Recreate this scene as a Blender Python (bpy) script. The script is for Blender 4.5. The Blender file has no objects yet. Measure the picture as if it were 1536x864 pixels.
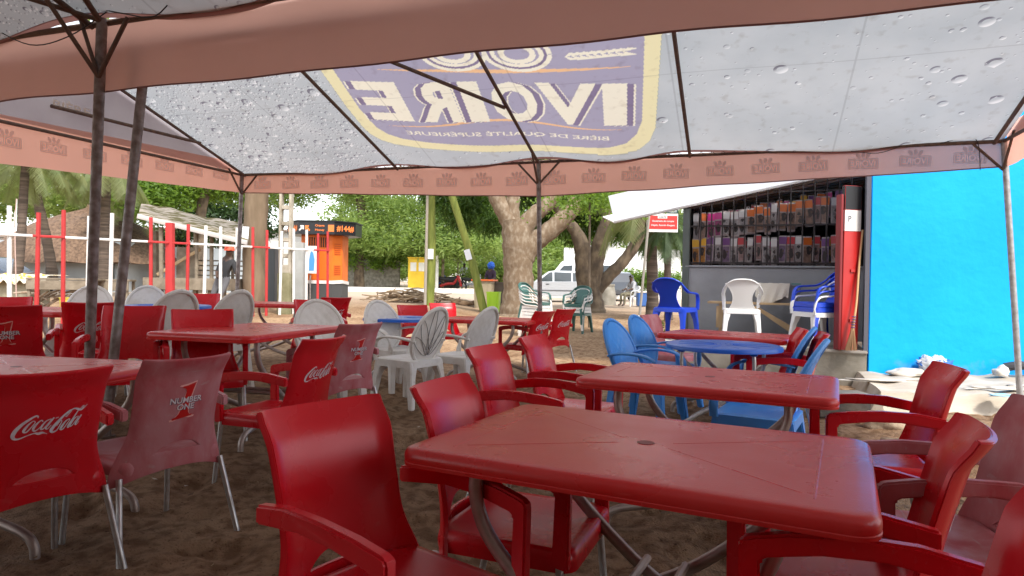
import bpy, bmesh, math, random
import numpy as np
from mathutils import Vector, Matrix
R = math.radians
random.seed(7)
rng = np.random.default_rng(11)
S = bpy.context.scene
COL = S.collection

# ------------------------------------------------------------------ camera
FPX, HOR, ROLL, EYE = 1000.0, 424.0, R(1.0), 1.16      # focal length (px of a 1536 wide frame), horizon row, roll, eye height
PITCH = -math.atan((432 - HOR) / FPX)
_fw = np.array([0, math.cos(PITCH), math.sin(PITCH)])
_u0 = np.array([0, -math.sin(PITCH), math.cos(PITCH)]); _r0 = np.array([1., 0, 0])
_rt = math.cos(ROLL) * _r0 + math.sin(ROLL) * _u0
_up = -math.sin(ROLL) * _r0 + math.cos(ROLL) * _u0
cd = bpy.data.cameras.new('camera'); cam = bpy.data.objects.new('camera', cd); COL.objects.link(cam)
cam.matrix_world = Matrix([[_rt[i], _up[i], -_fw[i], (0, 0, EYE)[i]] for i in range(3)] + [[0, 0, 0, 1]])
cd.sensor_width = 36; cd.lens = 36 * FPX / 1536; cd.clip_end = 2000; cd.clip_start = 0.05
S.camera = cam

# ------------------------------------------------------------------ light
SUN_EL, SUN_AZ = R(52), R(150)       # azimuth clockwise from +Y: behind the camera on the right
w = bpy.data.worlds.new('World'); S.world = w; w.use_nodes = True
nt = w.node_tree; bg = nt.nodes['Background']
sky = nt.nodes.new('ShaderNodeTexSky'); sky.sky_type = 'NISHITA'; sky.sun_disc = False
sky.sun_elevation = SUN_EL; sky.sun_rotation = SUN_AZ; sky.air_density = 1.0; sky.dust_density = 1.0
hs = nt.nodes.new('ShaderNodeHueSaturation'); hs.inputs['Saturation'].default_value = 0.28; hs.inputs['Value'].default_value = 1.25
nt.links.new(sky.outputs[0], hs.inputs['Color']); nt.links.new(hs.outputs[0], bg.inputs['Color'])
bg.inputs['Strength'].default_value = 0.15
sd = bpy.data.lights.new('sun', 'SUN'); sun = bpy.data.objects.new('sun', sd); COL.objects.link(sun)
sd.energy = 2.0; sd.angle = R(9); sd.color = (1, .95, .87)
dirv = Vector((math.sin(SUN_AZ) * math.cos(SUN_EL), math.cos(SUN_AZ) * math.cos(SUN_EL), math.sin(SUN_EL)))
sun.rotation_euler = dirv.to_track_quat('Z', 'Y').to_euler()
S.view_settings.view_transform = 'Standard'; S.view_settings.look = 'None'
S.view_settings.gamma = 1; S.view_settings.use_curve_mapping = False
S.view_settings.exposure = 1.24
S.render.engine = 'CYCLES'
S.cycles.max_bounces = 7; S.cycles.diffuse_bounces = 4; S.cycles.glossy_bounces = 3
S.cycles.transmission_bounces = 4; S.cycles.transparent_max_bounces = 8
S.cycles.caustics_reflective = False; S.cycles.caustics_refractive = False

# ------------------------------------------------------------------ measuring helpers
def ss(a, b, x):
    t = min(1, max(0, (x - a) / (b - a))); return t * t * (3 - 2 * t)
def gz(x, y):
    return .13 * ss(-.8, -2.4, x) * ss(2.8, 4.6, y) + .0145 * max(0, min(y, 70) - 8)
def ray(px, py): return _fw + _rt * (px - 768) / FPX + _up * (432 - py) / FPX
def onz(px, py, z):
    d = ray(px, py); t = (z - EYE) / d[2]; return Vector((d[0] * t, d[1] * t, z))
def onY(px, py, Y):
    d = ray(px, py); t = Y / d[1]; return Vector((d[0] * t, Y, EYE + d[2] * t))
def ong(px, Y, h=0):
    """the place Y metres ahead in the column px, on the ground"""
    p = onY(px, 424, Y); return Vector((p.x, Y, gz(p.x, Y) + h))
def onG(px, py, h=0):
    z = h
    for i in range(80):
        P = onz(px, py, z)
        if P.y < 0 or P.y > 60: z -= .01; continue
        z = .5 * z + .5 * (h + gz(P.x, P.y))
    return onz(px, py, z)

# ------------------------------------------------------------------ materials
MATS = {}
def mat(name, col, rough=.5, metal=0, col2=None, nscale=8, namt=.5, bump=0, bscale=60, transl=0, spec=.5, detail=6, contrast=(.35, .65), coat=0, stretch=None, tcol=None, wear=0, wcol=(.6, .45, .42), base_dirt=0):
    if name in MATS: return MATS[name]
    m = bpy.data.materials.new(name); m.use_nodes = True; n = m.node_tree.nodes; l = m.node_tree.links
    b = n['Principled BSDF']; b.inputs['Roughness'].default_value = rough; b.inputs['Metallic'].default_value = metal
    b.inputs['Specular IOR Level'].default_value = spec; b.inputs['Coat Weight'].default_value = coat
    b.inputs['Base Color'].default_value = (*col, 1)
    tc = n.new('ShaderNodeTexCoord'); mp = n.new('ShaderNodeMapping'); l.new(tc.outputs['Object'], mp.inputs[0])
    oi = n.new('ShaderNodeObjectInfo'); l.new(oi.outputs['Random'], mp.inputs['Location'])
    if stretch: mp.inputs['Scale'].default_value = stretch
    colout = None
    if col2:
        nz = n.new('ShaderNodeTexNoise'); nz.inputs['Scale'].default_value = nscale; nz.inputs['Detail'].default_value = detail
        l.new(mp.outputs[0], nz.inputs['Vector'])
        mr = n.new('ShaderNodeMapRange'); mr.inputs[1].default_value = contrast[0]; mr.inputs[2].default_value = contrast[1]
        mr.inputs[4].default_value = namt; l.new(nz.outputs['Fac'], mr.inputs[0])
        mx = n.new('ShaderNodeMix'); mx.data_type = 'RGBA'; mx.inputs[6].default_value = (*col, 1); mx.inputs[7].default_value = (*col2, 1)
        l.new(mr.outputs[0], mx.inputs[0]); l.new(mx.outputs[2], b.inputs['Base Color']); colout = mx.outputs[2]
        if wear:
            m2_ = n.new('ShaderNodeMapping'); m2_.inputs['Rotation'].default_value = (0, 0, .6); m2_.inputs['Scale'].default_value = (5, 60, 30); l.new(tc.outputs['Object'], m2_.inputs[0])
            s1 = n.new('ShaderNodeTexNoise'); s1.inputs['Scale'].default_value = 1.0; s1.inputs['Detail'].default_value = 3; l.new(m2_.outputs[0], s1.inputs['Vector'])
            s2 = n.new('ShaderNodeTexNoise'); s2.inputs['Scale'].default_value = 38; s2.inputs['Detail'].default_value = 7; l.new(mp.outputs[0], s2.inputs['Vector'])
            q1 = n.new('ShaderNodeMapRange'); q1.inputs[1].default_value = .66; q1.inputs[2].default_value = .74; l.new(s1.outputs['Fac'], q1.inputs[0])
            q2 = n.new('ShaderNodeMapRange'); q2.inputs[1].default_value = .54; q2.inputs[2].default_value = .74; l.new(s2.outputs['Fac'], q2.inputs[0])
            qa = n.new('ShaderNodeMath'); qa.operation = 'MULTIPLY_ADD'; qa.inputs[1].default_value = (.45 if wear > .2 else .12); l.new(q1.outputs[0], qa.inputs[2]); l.new(q2.outputs[0], qa.inputs[0])
            qm = n.new('ShaderNodeMath'); qm.operation = 'MULTIPLY'; qm.inputs[1].default_value = wear; l.new(qa.outputs[0], qm.inputs[0])
            mw = n.new('ShaderNodeMix'); mw.data_type = 'RGBA'; mw.inputs[7].default_value = (*wcol, 1); l.new(qm.outputs[0], mw.inputs[0]); l.new(mx.outputs[2], mw.inputs[6]); l.new(mw.outputs[2], b.inputs['Base Color'])
        if base_dirt:
            sz = n.new('ShaderNodeSeparateXYZ'); l.new(tc.outputs['Object'], sz.inputs[0]); dn = n.new('ShaderNodeTexNoise'); dn.inputs['Scale'].default_value = 5; dn.inputs['Detail'].default_value = 8; l.new(mp.outputs[0], dn.inputs['Vector'])
            da = n.new('ShaderNodeMath'); da.operation = 'MULTIPLY_ADD'; da.inputs[1].default_value = -1.0; l.new(dn.outputs['Fac'], da.inputs[0]); 
            db = n.new('ShaderNodeMapRange'); db.inputs[1].default_value = base_dirt; db.inputs[2].default_value = base_dirt - .4; da.inputs[1].default_value = .9; l.new(sz.outputs['Z'], da.inputs[2]); l.new(da.outputs[0], db.inputs[0])
            dm = n.new('ShaderNodeMix'); dm.data_type = 'RGBA'; dm.inputs[7].default_value = (.20, .30, .38, 1); l.new(db.outputs[0], dm.inputs[0]); l.new(mx.outputs[2], dm.inputs[6]); l.new(dm.outputs[2], b.inputs['Base Color'])
        rr = n.new('ShaderNodeMath'); rr.operation = 'MULTIPLY_ADD'; rr.inputs[1].default_value = .22; rr.inputs[2].default_value = rough
        l.new(mr.outputs[0], rr.inputs[0]); l.new(rr.outputs[0], b.inputs['Roughness'])
    if bump:
        n2 = n.new('ShaderNodeTexNoise'); n2.inputs['Scale'].default_value = bscale; n2.inputs['Detail'].default_value = 5
        l.new(mp.outputs[0], n2.inputs['Vector'])
        bp = n.new('ShaderNodeBump'); bp.inputs['Strength'].default_value = bump; bp.inputs['Distance'].default_value = .02
        l.new(n2.outputs['Fac'], bp.inputs['Height']); l.new(bp.outputs[0], b.inputs['Normal'])
    if transl:
        t = n.new('ShaderNodeBsdfTranslucent'); t.inputs[0].default_value = (*(tcol or col), 1)
        if colout and not tcol: l.new(colout, t.inputs[0])
        ms = n.new('ShaderNodeMixShader'); ms.inputs[0].default_value = transl
        l.new(b.outputs[0], ms.inputs[1]); l.new(t.outputs[0], ms.inputs[2]); l.new(ms.outputs[0], n['Material Output'].inputs['Surface'])
    MATS[name] = m; return m

RED = mat('red plastic', (.60, .006, .014), .26, wear=.05, spec=.40, col2=(.56, .035, .045), nscale=5, namt=.35, bump=.04, bscale=220, contrast=(.4, .8))
REDT = mat('red table plastic', (.60, .016, .016), .24, wear=.07, spec=.42, col2=(.56, .06, .055), nscale=4, namt=.6, bump=.05, bscale=160, contrast=(.35, .7))
FADE = mat('sun faded red plastic', (.50, .20, .215), .5, wear=.35, wcol=(.45, .36, .34), col2=(.40, .03, .04), nscale=7, namt=.85, bump=.05, bscale=160, contrast=(.40, .68), stretch=(1, 1, .5))
ALU = mat('aluminium tube', (.62, .62, .63), .34, .9, col2=(.35, .32, .29), nscale=20, namt=.6, bump=.03)
DTUBE = mat('weathered steel leg', (.34, .27, .24), .38, .6, col2=(.55, .5, .46), nscale=14, namt=.5)
POLE = mat('dull galvanised pole', (.30, .27, .26), .5, .4, col2=(.14, .10, .08), nscale=18, namt=.8, bump=.1)
POLEL = mat('bright galvanised pole', (.42, .41, .41), .45, .5, col2=(.26, .23, .21), nscale=18, namt=.7, bump=.1)
RUST = mat('rusty dark frame', (.10, .065, .05), .6, .2, col2=(.20, .13, .09), nscale=25, namt=.7)
WPL = mat('dusty white plastic', (.74, .71, .67), .40, wear=.35, wcol=(.30, .25, .19), col2=(.50, .45, .38), nscale=6, namt=.55, bump=.05, bscale=120, contrast=(.45, .75))
WCL = mat('clean white plastic', (.78, .78, .78), .3, bump=.03)
LBL = mat('light blue plastic', (.045, .25, .70), .33, col2=(.10, .32, .68), nscale=6, namt=.4, bump=.03)
BLU = mat('royal blue plastic', (.012, .06, .56), .3, bump=.03)
TBL = mat('blue table plastic', (.008, .10, .55), .28, spec=.35, col2=(.06, .18, .5), nscale=4, namt=.4, bump=.04)
GRN = mat('dark green plastic', (.035, .11, .09), .35)
WHT = mat('white print', (.75, .68, .70), .5, col2=(.5, .3, .32), nscale=90, namt=.45)
PINK = mat('pink outline print', (.8, .42, .38), .5)
LRED = mat('red print', (.55, .01, .01), .4)
BLK = mat('black', (.012, .012, .014), .5)
NAVY = mat('navy print', (.03, .03, .07), .5)
VAL = mat('salmon valance cloth', (.80, .46, .38), .8, col2=(.64, .40, .34), nscale=2.2, namt=.55, transl=.5, tcol=(.96, .50, .37), bump=.15, bscale=14)
VALN = mat('brown salmon valance cloth', (.62, .43, .38), .8, col2=(.46, .32, .29), nscale=1.4, namt=.6, transl=.42, tcol=(.92, .48, .36), bump=.2, bscale=9)
HEM = mat('brown hem tape', (.30, .15, .13), .8, transl=.25)
GREYF = mat('grey gable cloth', (.46, .42, .44), .8, col2=(.35, .30, .33), nscale=2, namt=.6, transl=.4)
EMB = mat('grey emblem print', (.46, .36, .35), .9, transl=.85, tcol=(.76, .74, .76))
EMBL = mat('pale emblem print', (.55, .46, .44), .8, transl=.9, tcol=(.95, .85, .7))
LEAF1 = mat('mango leaf', (.045, .10, .018), .45, transl=.35, tcol=(.16, .30, .03), col2=(.075, .14, .02), nscale=.7, namt=1)
LEAF2 = mat('feathery leaf', (.15, .22, .055), .6, transl=.48, tcol=(.48, .62, .16), col2=(.09, .15, .04), nscale=.35, namt=1, contrast=(.4, .6))
LEAF3 = mat('bright leaf', (.12, .21, .025), .5, transl=.45, tcol=(.30, .46, .05), col2=(.07, .14, .02), nscale=1.5, namt=1)
LEAF4 = mat('palm leaflet', (.10, .14, .05), .5, transl=.35, tcol=(.30, .36, .10), col2=(.22, .22, .08), nscale=.8, namt=1)
LEAF5 = mat('dark leaf', (.03, .06, .022), .5, transl=.25, tcol=(.08, .16, .03), col2=(.05, .09, .02), nscale=.8, namt=1)
BARK = mat('grey brown bark', (.17, .115, .07), .9, col2=(.33, .27, .20), nscale=9, namt=.75, bump=.9, bscale=14, contrast=(.45, .70), stretch=(1, 1, .6))
BARKD = mat('dark mossy bark', (.07, .05, .035), .9, col2=(.20, .15, .10), nscale=5, namt=.8, bump=.9, bscale=12, stretch=(1, 1, .6))
PBARK = mat('palm bark', (.15, .11, .085), .9, col2=(.06, .045, .035), nscale=3, namt=.9, bump=.8, bscale=5, stretch=(.4, .4, 5))
MOSSP = mat('mossy green pole', (.24, .27, .05), .75, col2=(.12, .15, .03), nscale=4, namt=.9, bump=.5, bscale=14, stretch=(2, 2, .4))
CONC = mat('old concrete', (.36, .33, .28), .85, col2=(.20, .18, .14), nscale=3, namt=.8, bump=.4, bscale=14)
GREYW = mat('grey cement render', (.30, .31, .325), .8, col2=(.22, .225, .24), nscale=1.6, namt=.7, bump=.25, bscale=10)
BLUEW = mat('cyan blue wall paint', (.0, .36, .90), .6, spec=.25, base_dirt=.70, col2=(.0, .30, .80), nscale=1.5, namt=.5, bump=.35, bscale=7)
WPAINT = mat('white paint', (.74, .73, .70), .6, col2=(.55, .53, .5), nscale=3, namt=.5)
RPAINT = mat('red post paint', (.50, .03, .03), .5, col2=(.34, .03, .03), nscale=5, namt=.6)
WOOD = mat('pale timber', (.50, .36, .20), .7, col2=(.34, .22, .12), nscale=5, namt=.7, stretch=(1, 1, .3))
GWOOD = mat('grey weathered wood', (.27, .22, .16), .85, col2=(.15, .12, .085), nscale=5, namt=.8, bump=.4, bscale=20)
THATCH = mat('old thatch', (.20, .125, .08), .95, col2=(.085, .052, .035), nscale=9, namt=.9, bump=1, bscale=20, stretch=(1, 1, .4))
ORANGE = mat('orange kiosk paint', (.80, .17, .012), .45, col2=(.68, .12, .01), nscale=3, namt=.5)
SKIN = mat('dark brown skin', (.07, .035, .022), .5)
CARS = mat('silver car paint', (.58, .60, .63), .25, .3, coat=.5)
CARW = mat('white car paint', (.80, .80, .80), .3, coat=.5)
CARD = mat('dark car paint', (.03, .035, .045), .2, .2, coat=.6)
GLASS = mat('dark window glass', (.04, .05, .055), .08, coat=.5)
TYRE = mat('tyre rubber', (.02, .02, .02), .8)

# ------------------------------------------------------------------ mesh helpers
class MB:
    def __init__(s): s.v = []; s.f = []; s.mi = []
    def add(s, vs, fs, mi=0):
        o = len(s.v); s.v += [tuple(p) for p in vs]; s.f += [tuple(i + o for i in f) for f in fs]; s.mi += [mi] * len(fs); return s
    def box(s, c, d, M=None, mi=0):
        vs = [Vector((x * d[0] / 2, y * d[1] / 2, z * d[2] / 2)) for x in (-1, 1) for y in (-1, 1) for z in (-1, 1)]
        if M is not None: vs = [M @ p for p in vs]
        vs = [p + Vector(c) for p in vs]
        return s.add(vs, [(0, 1, 3, 2), (4, 6, 7, 5), (0, 4, 5, 1), (2, 3, 7, 6), (0, 2, 6, 4), (1, 5, 7, 3)], mi)
    def loft(s, rings, cap=True, closed=True, mi=0):
        k = len(rings[0]); vs = [p for r in rings for p in r]; fs = []
        for i in range(len(rings) - 1):
            for j in range(k if closed else k - 1):
                j2 = (j + 1) % k; fs.append((i * k + j, i * k + j2, (i + 1) * k + j2, (i + 1) * k + j))
        if cap: fs.append(tuple(range(k))[::-1]); fs.append(tuple((len(rings) - 1) * k + j for j in range(k)))
        return s.add(vs, fs, mi)
    def sweep(s, path, sec, up=(0, 0, 1), cap=True, scale=None, mi=0):
        path = [Vector(p) for p in path]; rings = []; up = Vector(up)
        for i, p in enumerate(path):
            t = (path[min(i + 1, len(path) - 1)] - path[max(i - 1, 0)]).normalized()
            sd_ = t.cross(up)
            if sd_.length < .05: sd_ = t.cross(Vector((0, 1, 0)) if abs(up.y) < .9 else Vector((1, 0, 0)))
            sd_.normalize(); u2 = sd_.cross(t); k = scale[i] if scale else 1
            rings.append([p + sd_ * a * k + u2 * b * k for a, b in sec])
        return s.loft(rings, cap, mi=mi)
    def tube(s, path, r, n=10, cap=True, mi=0):
        rr = r if isinstance(r, (list, tuple)) else [r] * len(path)
        sec = [(math.cos(2 * math.pi * i / n), math.sin(2 * math.pi * i / n)) for i in range(n)]
        path = [Vector(p) for p in path]; rings = []; u = None
        for i, p in enumerate(path):
            t = (path[min(i + 1, len(path) - 1)] - path[max(i - 1, 0)]).normalized()
            if u is None: u = t.orthogonal().normalized()
            u = (u - t * u.dot(t)).normalized(); v = t.cross(u)
            rings.append([p + (u * a + v * b) * rr[i] for a, b in sec])
        return s.loft(rings, cap, mi=mi)
    def grid(s, fn, nu, nv, mi=0):
        vs = [fn(i / nu, j / nv) for j in range(nv + 1) for i in range(nu + 1)]
        fs = [(j * (nu + 1) + i, j * (nu + 1) + i + 1, (j + 1) * (nu + 1) + i + 1, (j + 1) * (nu + 1) + i) for j in range(nv) for i in range(nu)]
        return s.add(vs, fs, mi)
    def extr(s, pts, d, fn, mi=0):
        """2D outline pts -> fn(a,b,t) for t=0 and t=d"""
        k = len(pts); vs = [fn(a, b, 0) for a, b in pts] + [fn(a, b, d) for a, b in pts]
        fs = [tuple(range(k))[::-1], tuple(range(k, 2 * k))] + [(i, (i + 1) % k, k + (i + 1) % k, k + i) for i in range(k)]
        return s.add(vs, fs, mi)
    def mesh(s, name, bevel=0, solid=0, angle=35, smooth=True, merge=False, tri=False, mats=()):
        me = bpy.data.meshes.new(name); me.from_pydata(s.v, [], s.f)
        for m in mats: me.materials.append(m)
        if any(s.mi): me.polygons.foreach_set('material_index', s.mi)
        bm = bmesh.new(); bm.from_mesh(me)
        if merge: bmesh.ops.remove_doubles(bm, verts=bm.verts, dist=merge if merge is not True else 1e-4)
        bmesh.ops.recalc_face_normals(bm, faces=bm.faces)
        if solid:
            bmesh.ops.solidify(bm, geom=list(bm.faces), thickness=solid)
            bmesh.ops.recalc_face_normals(bm, faces=bm.faces)
        if bevel:
            es = [e for e in bm.edges if len(e.link_faces) == 2 and e.calc_face_angle(0) > R(30)]
            bmesh.ops.bevel(bm, geom=es, offset=bevel, segments=2, affect='EDGES', clamp_overlap=True)
        bm.to_mesh(me); bm.free()
        if smooth:
            me.shade_smooth(); me.set_sharp_from_angle(angle=R(angle))
        return me
    def build(s, name, m, parent=None, loc=None, rot=None, **k):
        ms = m if isinstance(m, (list, tuple)) else [m]
        me = s.mesh(name, mats=ms, **k)
        return obj(name, me, None, parent, loc, rot)
def obj(name, me, m=None, parent=None, loc=None, rot=None):
    o = bpy.data.objects.new(name, me); COL.objects.link(o)
    if m and not me.materials: me.materials.append(m)
    if parent: o.parent = parent
    if loc is not None: o.location = loc
    if rot is not None: o.rotation_euler = rot
    return o
def tag(o, label, cat, group=None, kind=None):
    if label: o['label'] = label
    if cat: o['category'] = cat
    if group: o['group'] = group
    if kind: o['kind'] = kind
    return o
def thing(name, label, cat, loc=(0, 0, 0), rotz=0, group=None):
    o = bpy.data.objects.new(name, None); COL.objects.link(o); o.empty_display_size = .1
    o.location = loc; o.rotation_euler = (0, 0, rotz); return tag(o, label, cat, group)
KIDS = {}
def dup(root, loc, rot, label, group=None, rz=None):
    r = root.copy(); COL.objects.link(r); r.location = loc; r.rotation_euler = rot if isinstance(rot, tuple) else (0, 0, rot)
    r['label'] = label
    if group: r['group'] = group
    for ch in [c for c in bpy.data.objects if c.parent == root]:
        c = ch.copy(); COL.objects.link(c); c.parent = r
        for gch in [q for q in bpy.data.objects if q.parent == ch]:
            d = gch.copy(); COL.objects.link(d); d.parent = c
    return r
def place(proto, flag, loc, rot, label, group=None):
    if flag not in KIDS:
        KIDS[flag] = 1; proto.location = loc; proto.rotation_euler = rot if isinstance(rot, tuple) else (0, 0, rot)
        proto['label'] = label
        if group: proto['group'] = group
        return proto
    return dup(proto, loc, rot, label, group)
def rrect(w, h, r, n=5, cx=0, cy=0):
    pts = []
    for (sx, sy, a0) in ((1, -1, -90), (1, 1, 0), (-1, 1, 90), (-1, -1, 180)):
        for i in range(n + 1):
            a = R(a0 + 90 * i / n); pts.append((cx + sx * (w / 2 - r) + r * math.cos(a), cy + sy * (h / 2 - r) + r * math.sin(a)))
    return pts
def smoothpath(P, n=6):
    P = [Vector(p) for p in P]; out = []
    for i in range(len(P) - 1):
        a, b, c, d = P[max(i - 1, 0)], P[i], P[i + 1], P[min(i + 2, len(P) - 1)]
        for k in range(n):
            t = k / n; out.append(.5 * ((2 * b) + (c - a) * t + (2 * a - 5 * b + 4 * c - d) * t * t + (3 * b - 3 * c + d - a) * t ** 3))
    out.append(P[-1]); return out
_TXT = {}
def text_geo(s, bold=0.0, cut=.0):
    """outline of a string as (verts, faces), height of capitals about 0.7, centred on x"""
    k = (s, bold)
    if k in _TXT: return _TXT[k]
    c = bpy.data.curves.new('t', 'FONT'); c.body = s; c.size = 1; c.align_x = 'CENTER'; c.fill_mode = 'FRONT'; c.resolution_u = 3; c.offset = bold
    o = bpy.data.objects.new('t', c); COL.objects.link(o)
    dg = bpy.context.evaluated_depsgraph_get(); me = bpy.data.meshes.new_from_object(o.evaluated_get(dg))
    vs = [v.co.copy() for v in me.vertices]; fs = [tuple(p.vertices) for p in me.polygons]
    bpy.data.objects.remove(o); bpy.data.curves.remove(c); bpy.data.meshes.remove(me)
    _TXT[k] = (vs, fs); return _TXT[k]
def text_fit(s, w_, h_, bold=0.0):
    vs, fs = text_geo(s, bold); xs = [v.x for v in vs]; ys = [v.y for v in vs]
    x0, x1, y0, y1 = min(xs), max(xs), min(ys), max(ys)
    return [((v.x - x0) / (x1 - x0) * w_ - w_ / 2, (v.y - y0) / (y1 - y0) * h_ - h_ / 2) for v in vs], fs
def put_text(mb, s, w_, h_, fn, bold=0.0, mi=0):
    p, f = text_fit(s, w_, h_, bold); mb.add([fn(a, b) for a, b in p], f, mi)

# ------------------------------------------------------------------ ground
def lines(lo, hi, step, far, grow=1.13):
    a = list(np.arange(lo, hi, step)); d = step; x = hi; b = []
    while x < far: b.append(x); d *= grow; x += d
    b.append(far); return a + b
yl = lines(-.5, 11, .035, 700, 1.1); yl = [-700, -300, -120, -50, -20, -8, -3, -1] + yl
xr = lines(0, 5.2, .04, 700, 1.1); xl = [-x for x in xr[:0:-1]] + xr
X, Y = np.meshgrid(np.array(xl), np.array(yl))
def vnoise(X, Y, s, seed):
    r = np.random.default_rng(seed).random((256, 256)); x = X / s; y = Y / s
    xi = np.floor(x).astype(int); yi = np.floor(y).astype(int); fx = x - xi; fy = y - yi; fx = fx * fx * (3 - 2 * fx); fy = fy * fy * (3 - 2 * fy)
    g_ = lambda a, b: r[a % 256, b % 256]
    return (g_(xi, yi) * (1 - fx) + g_(xi + 1, yi) * fx) * (1 - fy) + (g_(xi, yi + 1) * (1 - fx) + g_(xi + 1, yi + 1) * fx) * fy
def ssn(a, b, x): t = np.clip((x - a) / (b - a), 0, 1); return t * t * (3 - 2 * t)
Z = .13 * ssn(-.8, -2.4, X) * ssn(2.8, 4.6, Y) + .0145 * np.clip(np.minimum(Y, 70) - 8, 0, None)
near = np.exp(-np.clip(Y - 6, 0, None) / 6) * np.exp(-np.clip(np.abs(X) - 5, 0, None) / 4)
bmp = (vnoise(X, Y, .9, 1) - .5) * .03 + (vnoise(X, Y, .28, 2) - .5) * .028 + (np.abs(vnoise(X, Y, .13, 3) - .5)) * .045 + (vnoise(X, Y, .075, 4) - .5) * .018
foot = np.clip(vnoise(X, Y, .19, 9) - .62, 0, 1) * -.16
Z = Z + (bmp + foot - .012) * near
H_, W_ = X.shape
me = bpy.data.meshes.new('ground'); me.vertices.add(H_ * W_)
me.vertices.foreach_set('co', np.stack([X, Y, Z], -1).astype(np.float32).ravel())
ii = (np.arange(H_ - 1)[:, None] * W_ + np.arange(W_ - 1)[None, :]).ravel()
q = np.stack([ii, ii + 1, ii + W_ + 1, ii + W_], -1).astype(np.int32)
me.loops.add(q.size); me.loops.foreach_set('vertex_index', q.ravel()); me.polygons.add(len(q))
me.polygons.foreach_set('loop_start', np.arange(0, q.size, 4, dtype=np.int32)); me.update(calc_edges=True); me.shade_smooth()
def sand_mat():
    m = bpy.data.materials.new('sand'); m.use_nodes = True; n = m.node_tree.nodes; l = m.node_tree.links; b = n['Principled BSDF']
    b.inputs['Roughness'].default_value = .95; b.inputs['Specular IOR Level'].default_value = .15
    tc = n.new('ShaderNodeTexCoord')
    def nz(sc, det=6): a = n.new('ShaderNodeTexNoise'); a.inputs['Scale'].default_value = sc; a.inputs['Detail'].default_value = det; l.new(tc.outputs['Object'], a.inputs['Vector']); return a
    def ramp(src, a, b_, c0, c1):
        r = n.new('ShaderNodeValToRGB'); r.color_ramp.elements[0].position = a; r.color_ramp.elements[1].position = b_
        r.color_ramp.elements[0].color = (*c0, 1); r.color_ramp.elements[1].color = (*c1, 1); l.new(src, r.inputs[0]); return r
    r1 = ramp(nz(.8).outputs['Fac'], .35, .65, (.20, .118, .068), (.32, .21, .13))
    r2 = ramp(nz(14, 8).outputs['Fac'], .38, .56, (.42, .34, .28), (1, 1, 1))
    mx = n.new('ShaderNodeMix'); mx.data_type = 'RGBA'; mx.blend_type = 'MULTIPLY'; mx.inputs[0].default_value = .75
    l.new(r1.outputs[0], mx.inputs[6]); l.new(r2.outputs[0], mx.inputs[7])
    r3 = ramp(nz(55, 3).outputs['Fac'], .62, .70, (1, 1, 1), (.25, .2, .16))
    m2 = n.new('ShaderNodeMix'); m2.data_type = 'RGBA'; m2.blend_type = 'MULTIPLY'; m2.inputs[0].default_value = .8
    l.new(mx.outputs[2], m2.inputs[6]); l.new(r3.outputs[0], m2.inputs[7])
    # the far square and road are paler and pinker than the trodden sand
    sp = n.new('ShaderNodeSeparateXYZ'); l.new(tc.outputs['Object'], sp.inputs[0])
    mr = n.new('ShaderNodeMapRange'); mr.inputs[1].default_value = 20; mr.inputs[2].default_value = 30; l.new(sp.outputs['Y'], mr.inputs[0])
    dry = n.new('ShaderNodeMapRange'); dry.inputs[1].default_value = 5.6; dry.inputs[2].default_value = 8.5; l.new(sp.outputs['Y'], dry.inputs[0])  # painted daylight: sand lightened beyond the tent, same sand as under it
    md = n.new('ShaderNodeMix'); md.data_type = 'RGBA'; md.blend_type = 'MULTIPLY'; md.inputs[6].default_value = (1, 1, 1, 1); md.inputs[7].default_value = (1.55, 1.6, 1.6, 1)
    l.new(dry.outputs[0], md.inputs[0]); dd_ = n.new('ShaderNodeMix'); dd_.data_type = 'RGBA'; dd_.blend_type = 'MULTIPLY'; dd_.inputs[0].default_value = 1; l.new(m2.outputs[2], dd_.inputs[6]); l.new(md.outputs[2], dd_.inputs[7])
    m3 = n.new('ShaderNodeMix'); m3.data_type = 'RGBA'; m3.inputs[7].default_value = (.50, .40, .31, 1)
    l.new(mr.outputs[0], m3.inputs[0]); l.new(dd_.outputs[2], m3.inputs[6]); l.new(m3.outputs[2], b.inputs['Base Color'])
    ad = n.new('ShaderNodeMath'); ad.operation = 'ADD'; l.new(nz(22, 8).outputs['Fac'], ad.inputs[0]); l.new(nz(90, 4).outputs['Fac'], ad.inputs[1])
    bp = n.new('ShaderNodeBump'); bp.inputs['Strength'].default_value = .7; bp.inputs['Distance'].default_value = .03
    l.new(ad.outputs[0], bp.inputs['Height']); l.new(bp.outputs[0], b.inputs['Normal']); return m
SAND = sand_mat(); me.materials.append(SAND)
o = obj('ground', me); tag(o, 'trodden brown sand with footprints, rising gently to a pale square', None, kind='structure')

def quads(name, V, F4, m, parent=None, mats=None, mi=None):
    me = bpy.data.meshes.new(name); me.vertices.add(len(V)); me.vertices.foreach_set('co', np.asarray(V, np.float32).ravel())
    F4 = np.asarray(F4, np.int32); me.loops.add(F4.size); me.loops.foreach_set('vertex_index', F4.ravel()); me.polygons.add(len(F4))
    me.polygons.foreach_set('loop_start', np.arange(0, F4.size, 4, dtype=np.int32)); me.update(calc_edges=True)
    me.materials.append(m); return obj(name, me, None, parent)
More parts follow.
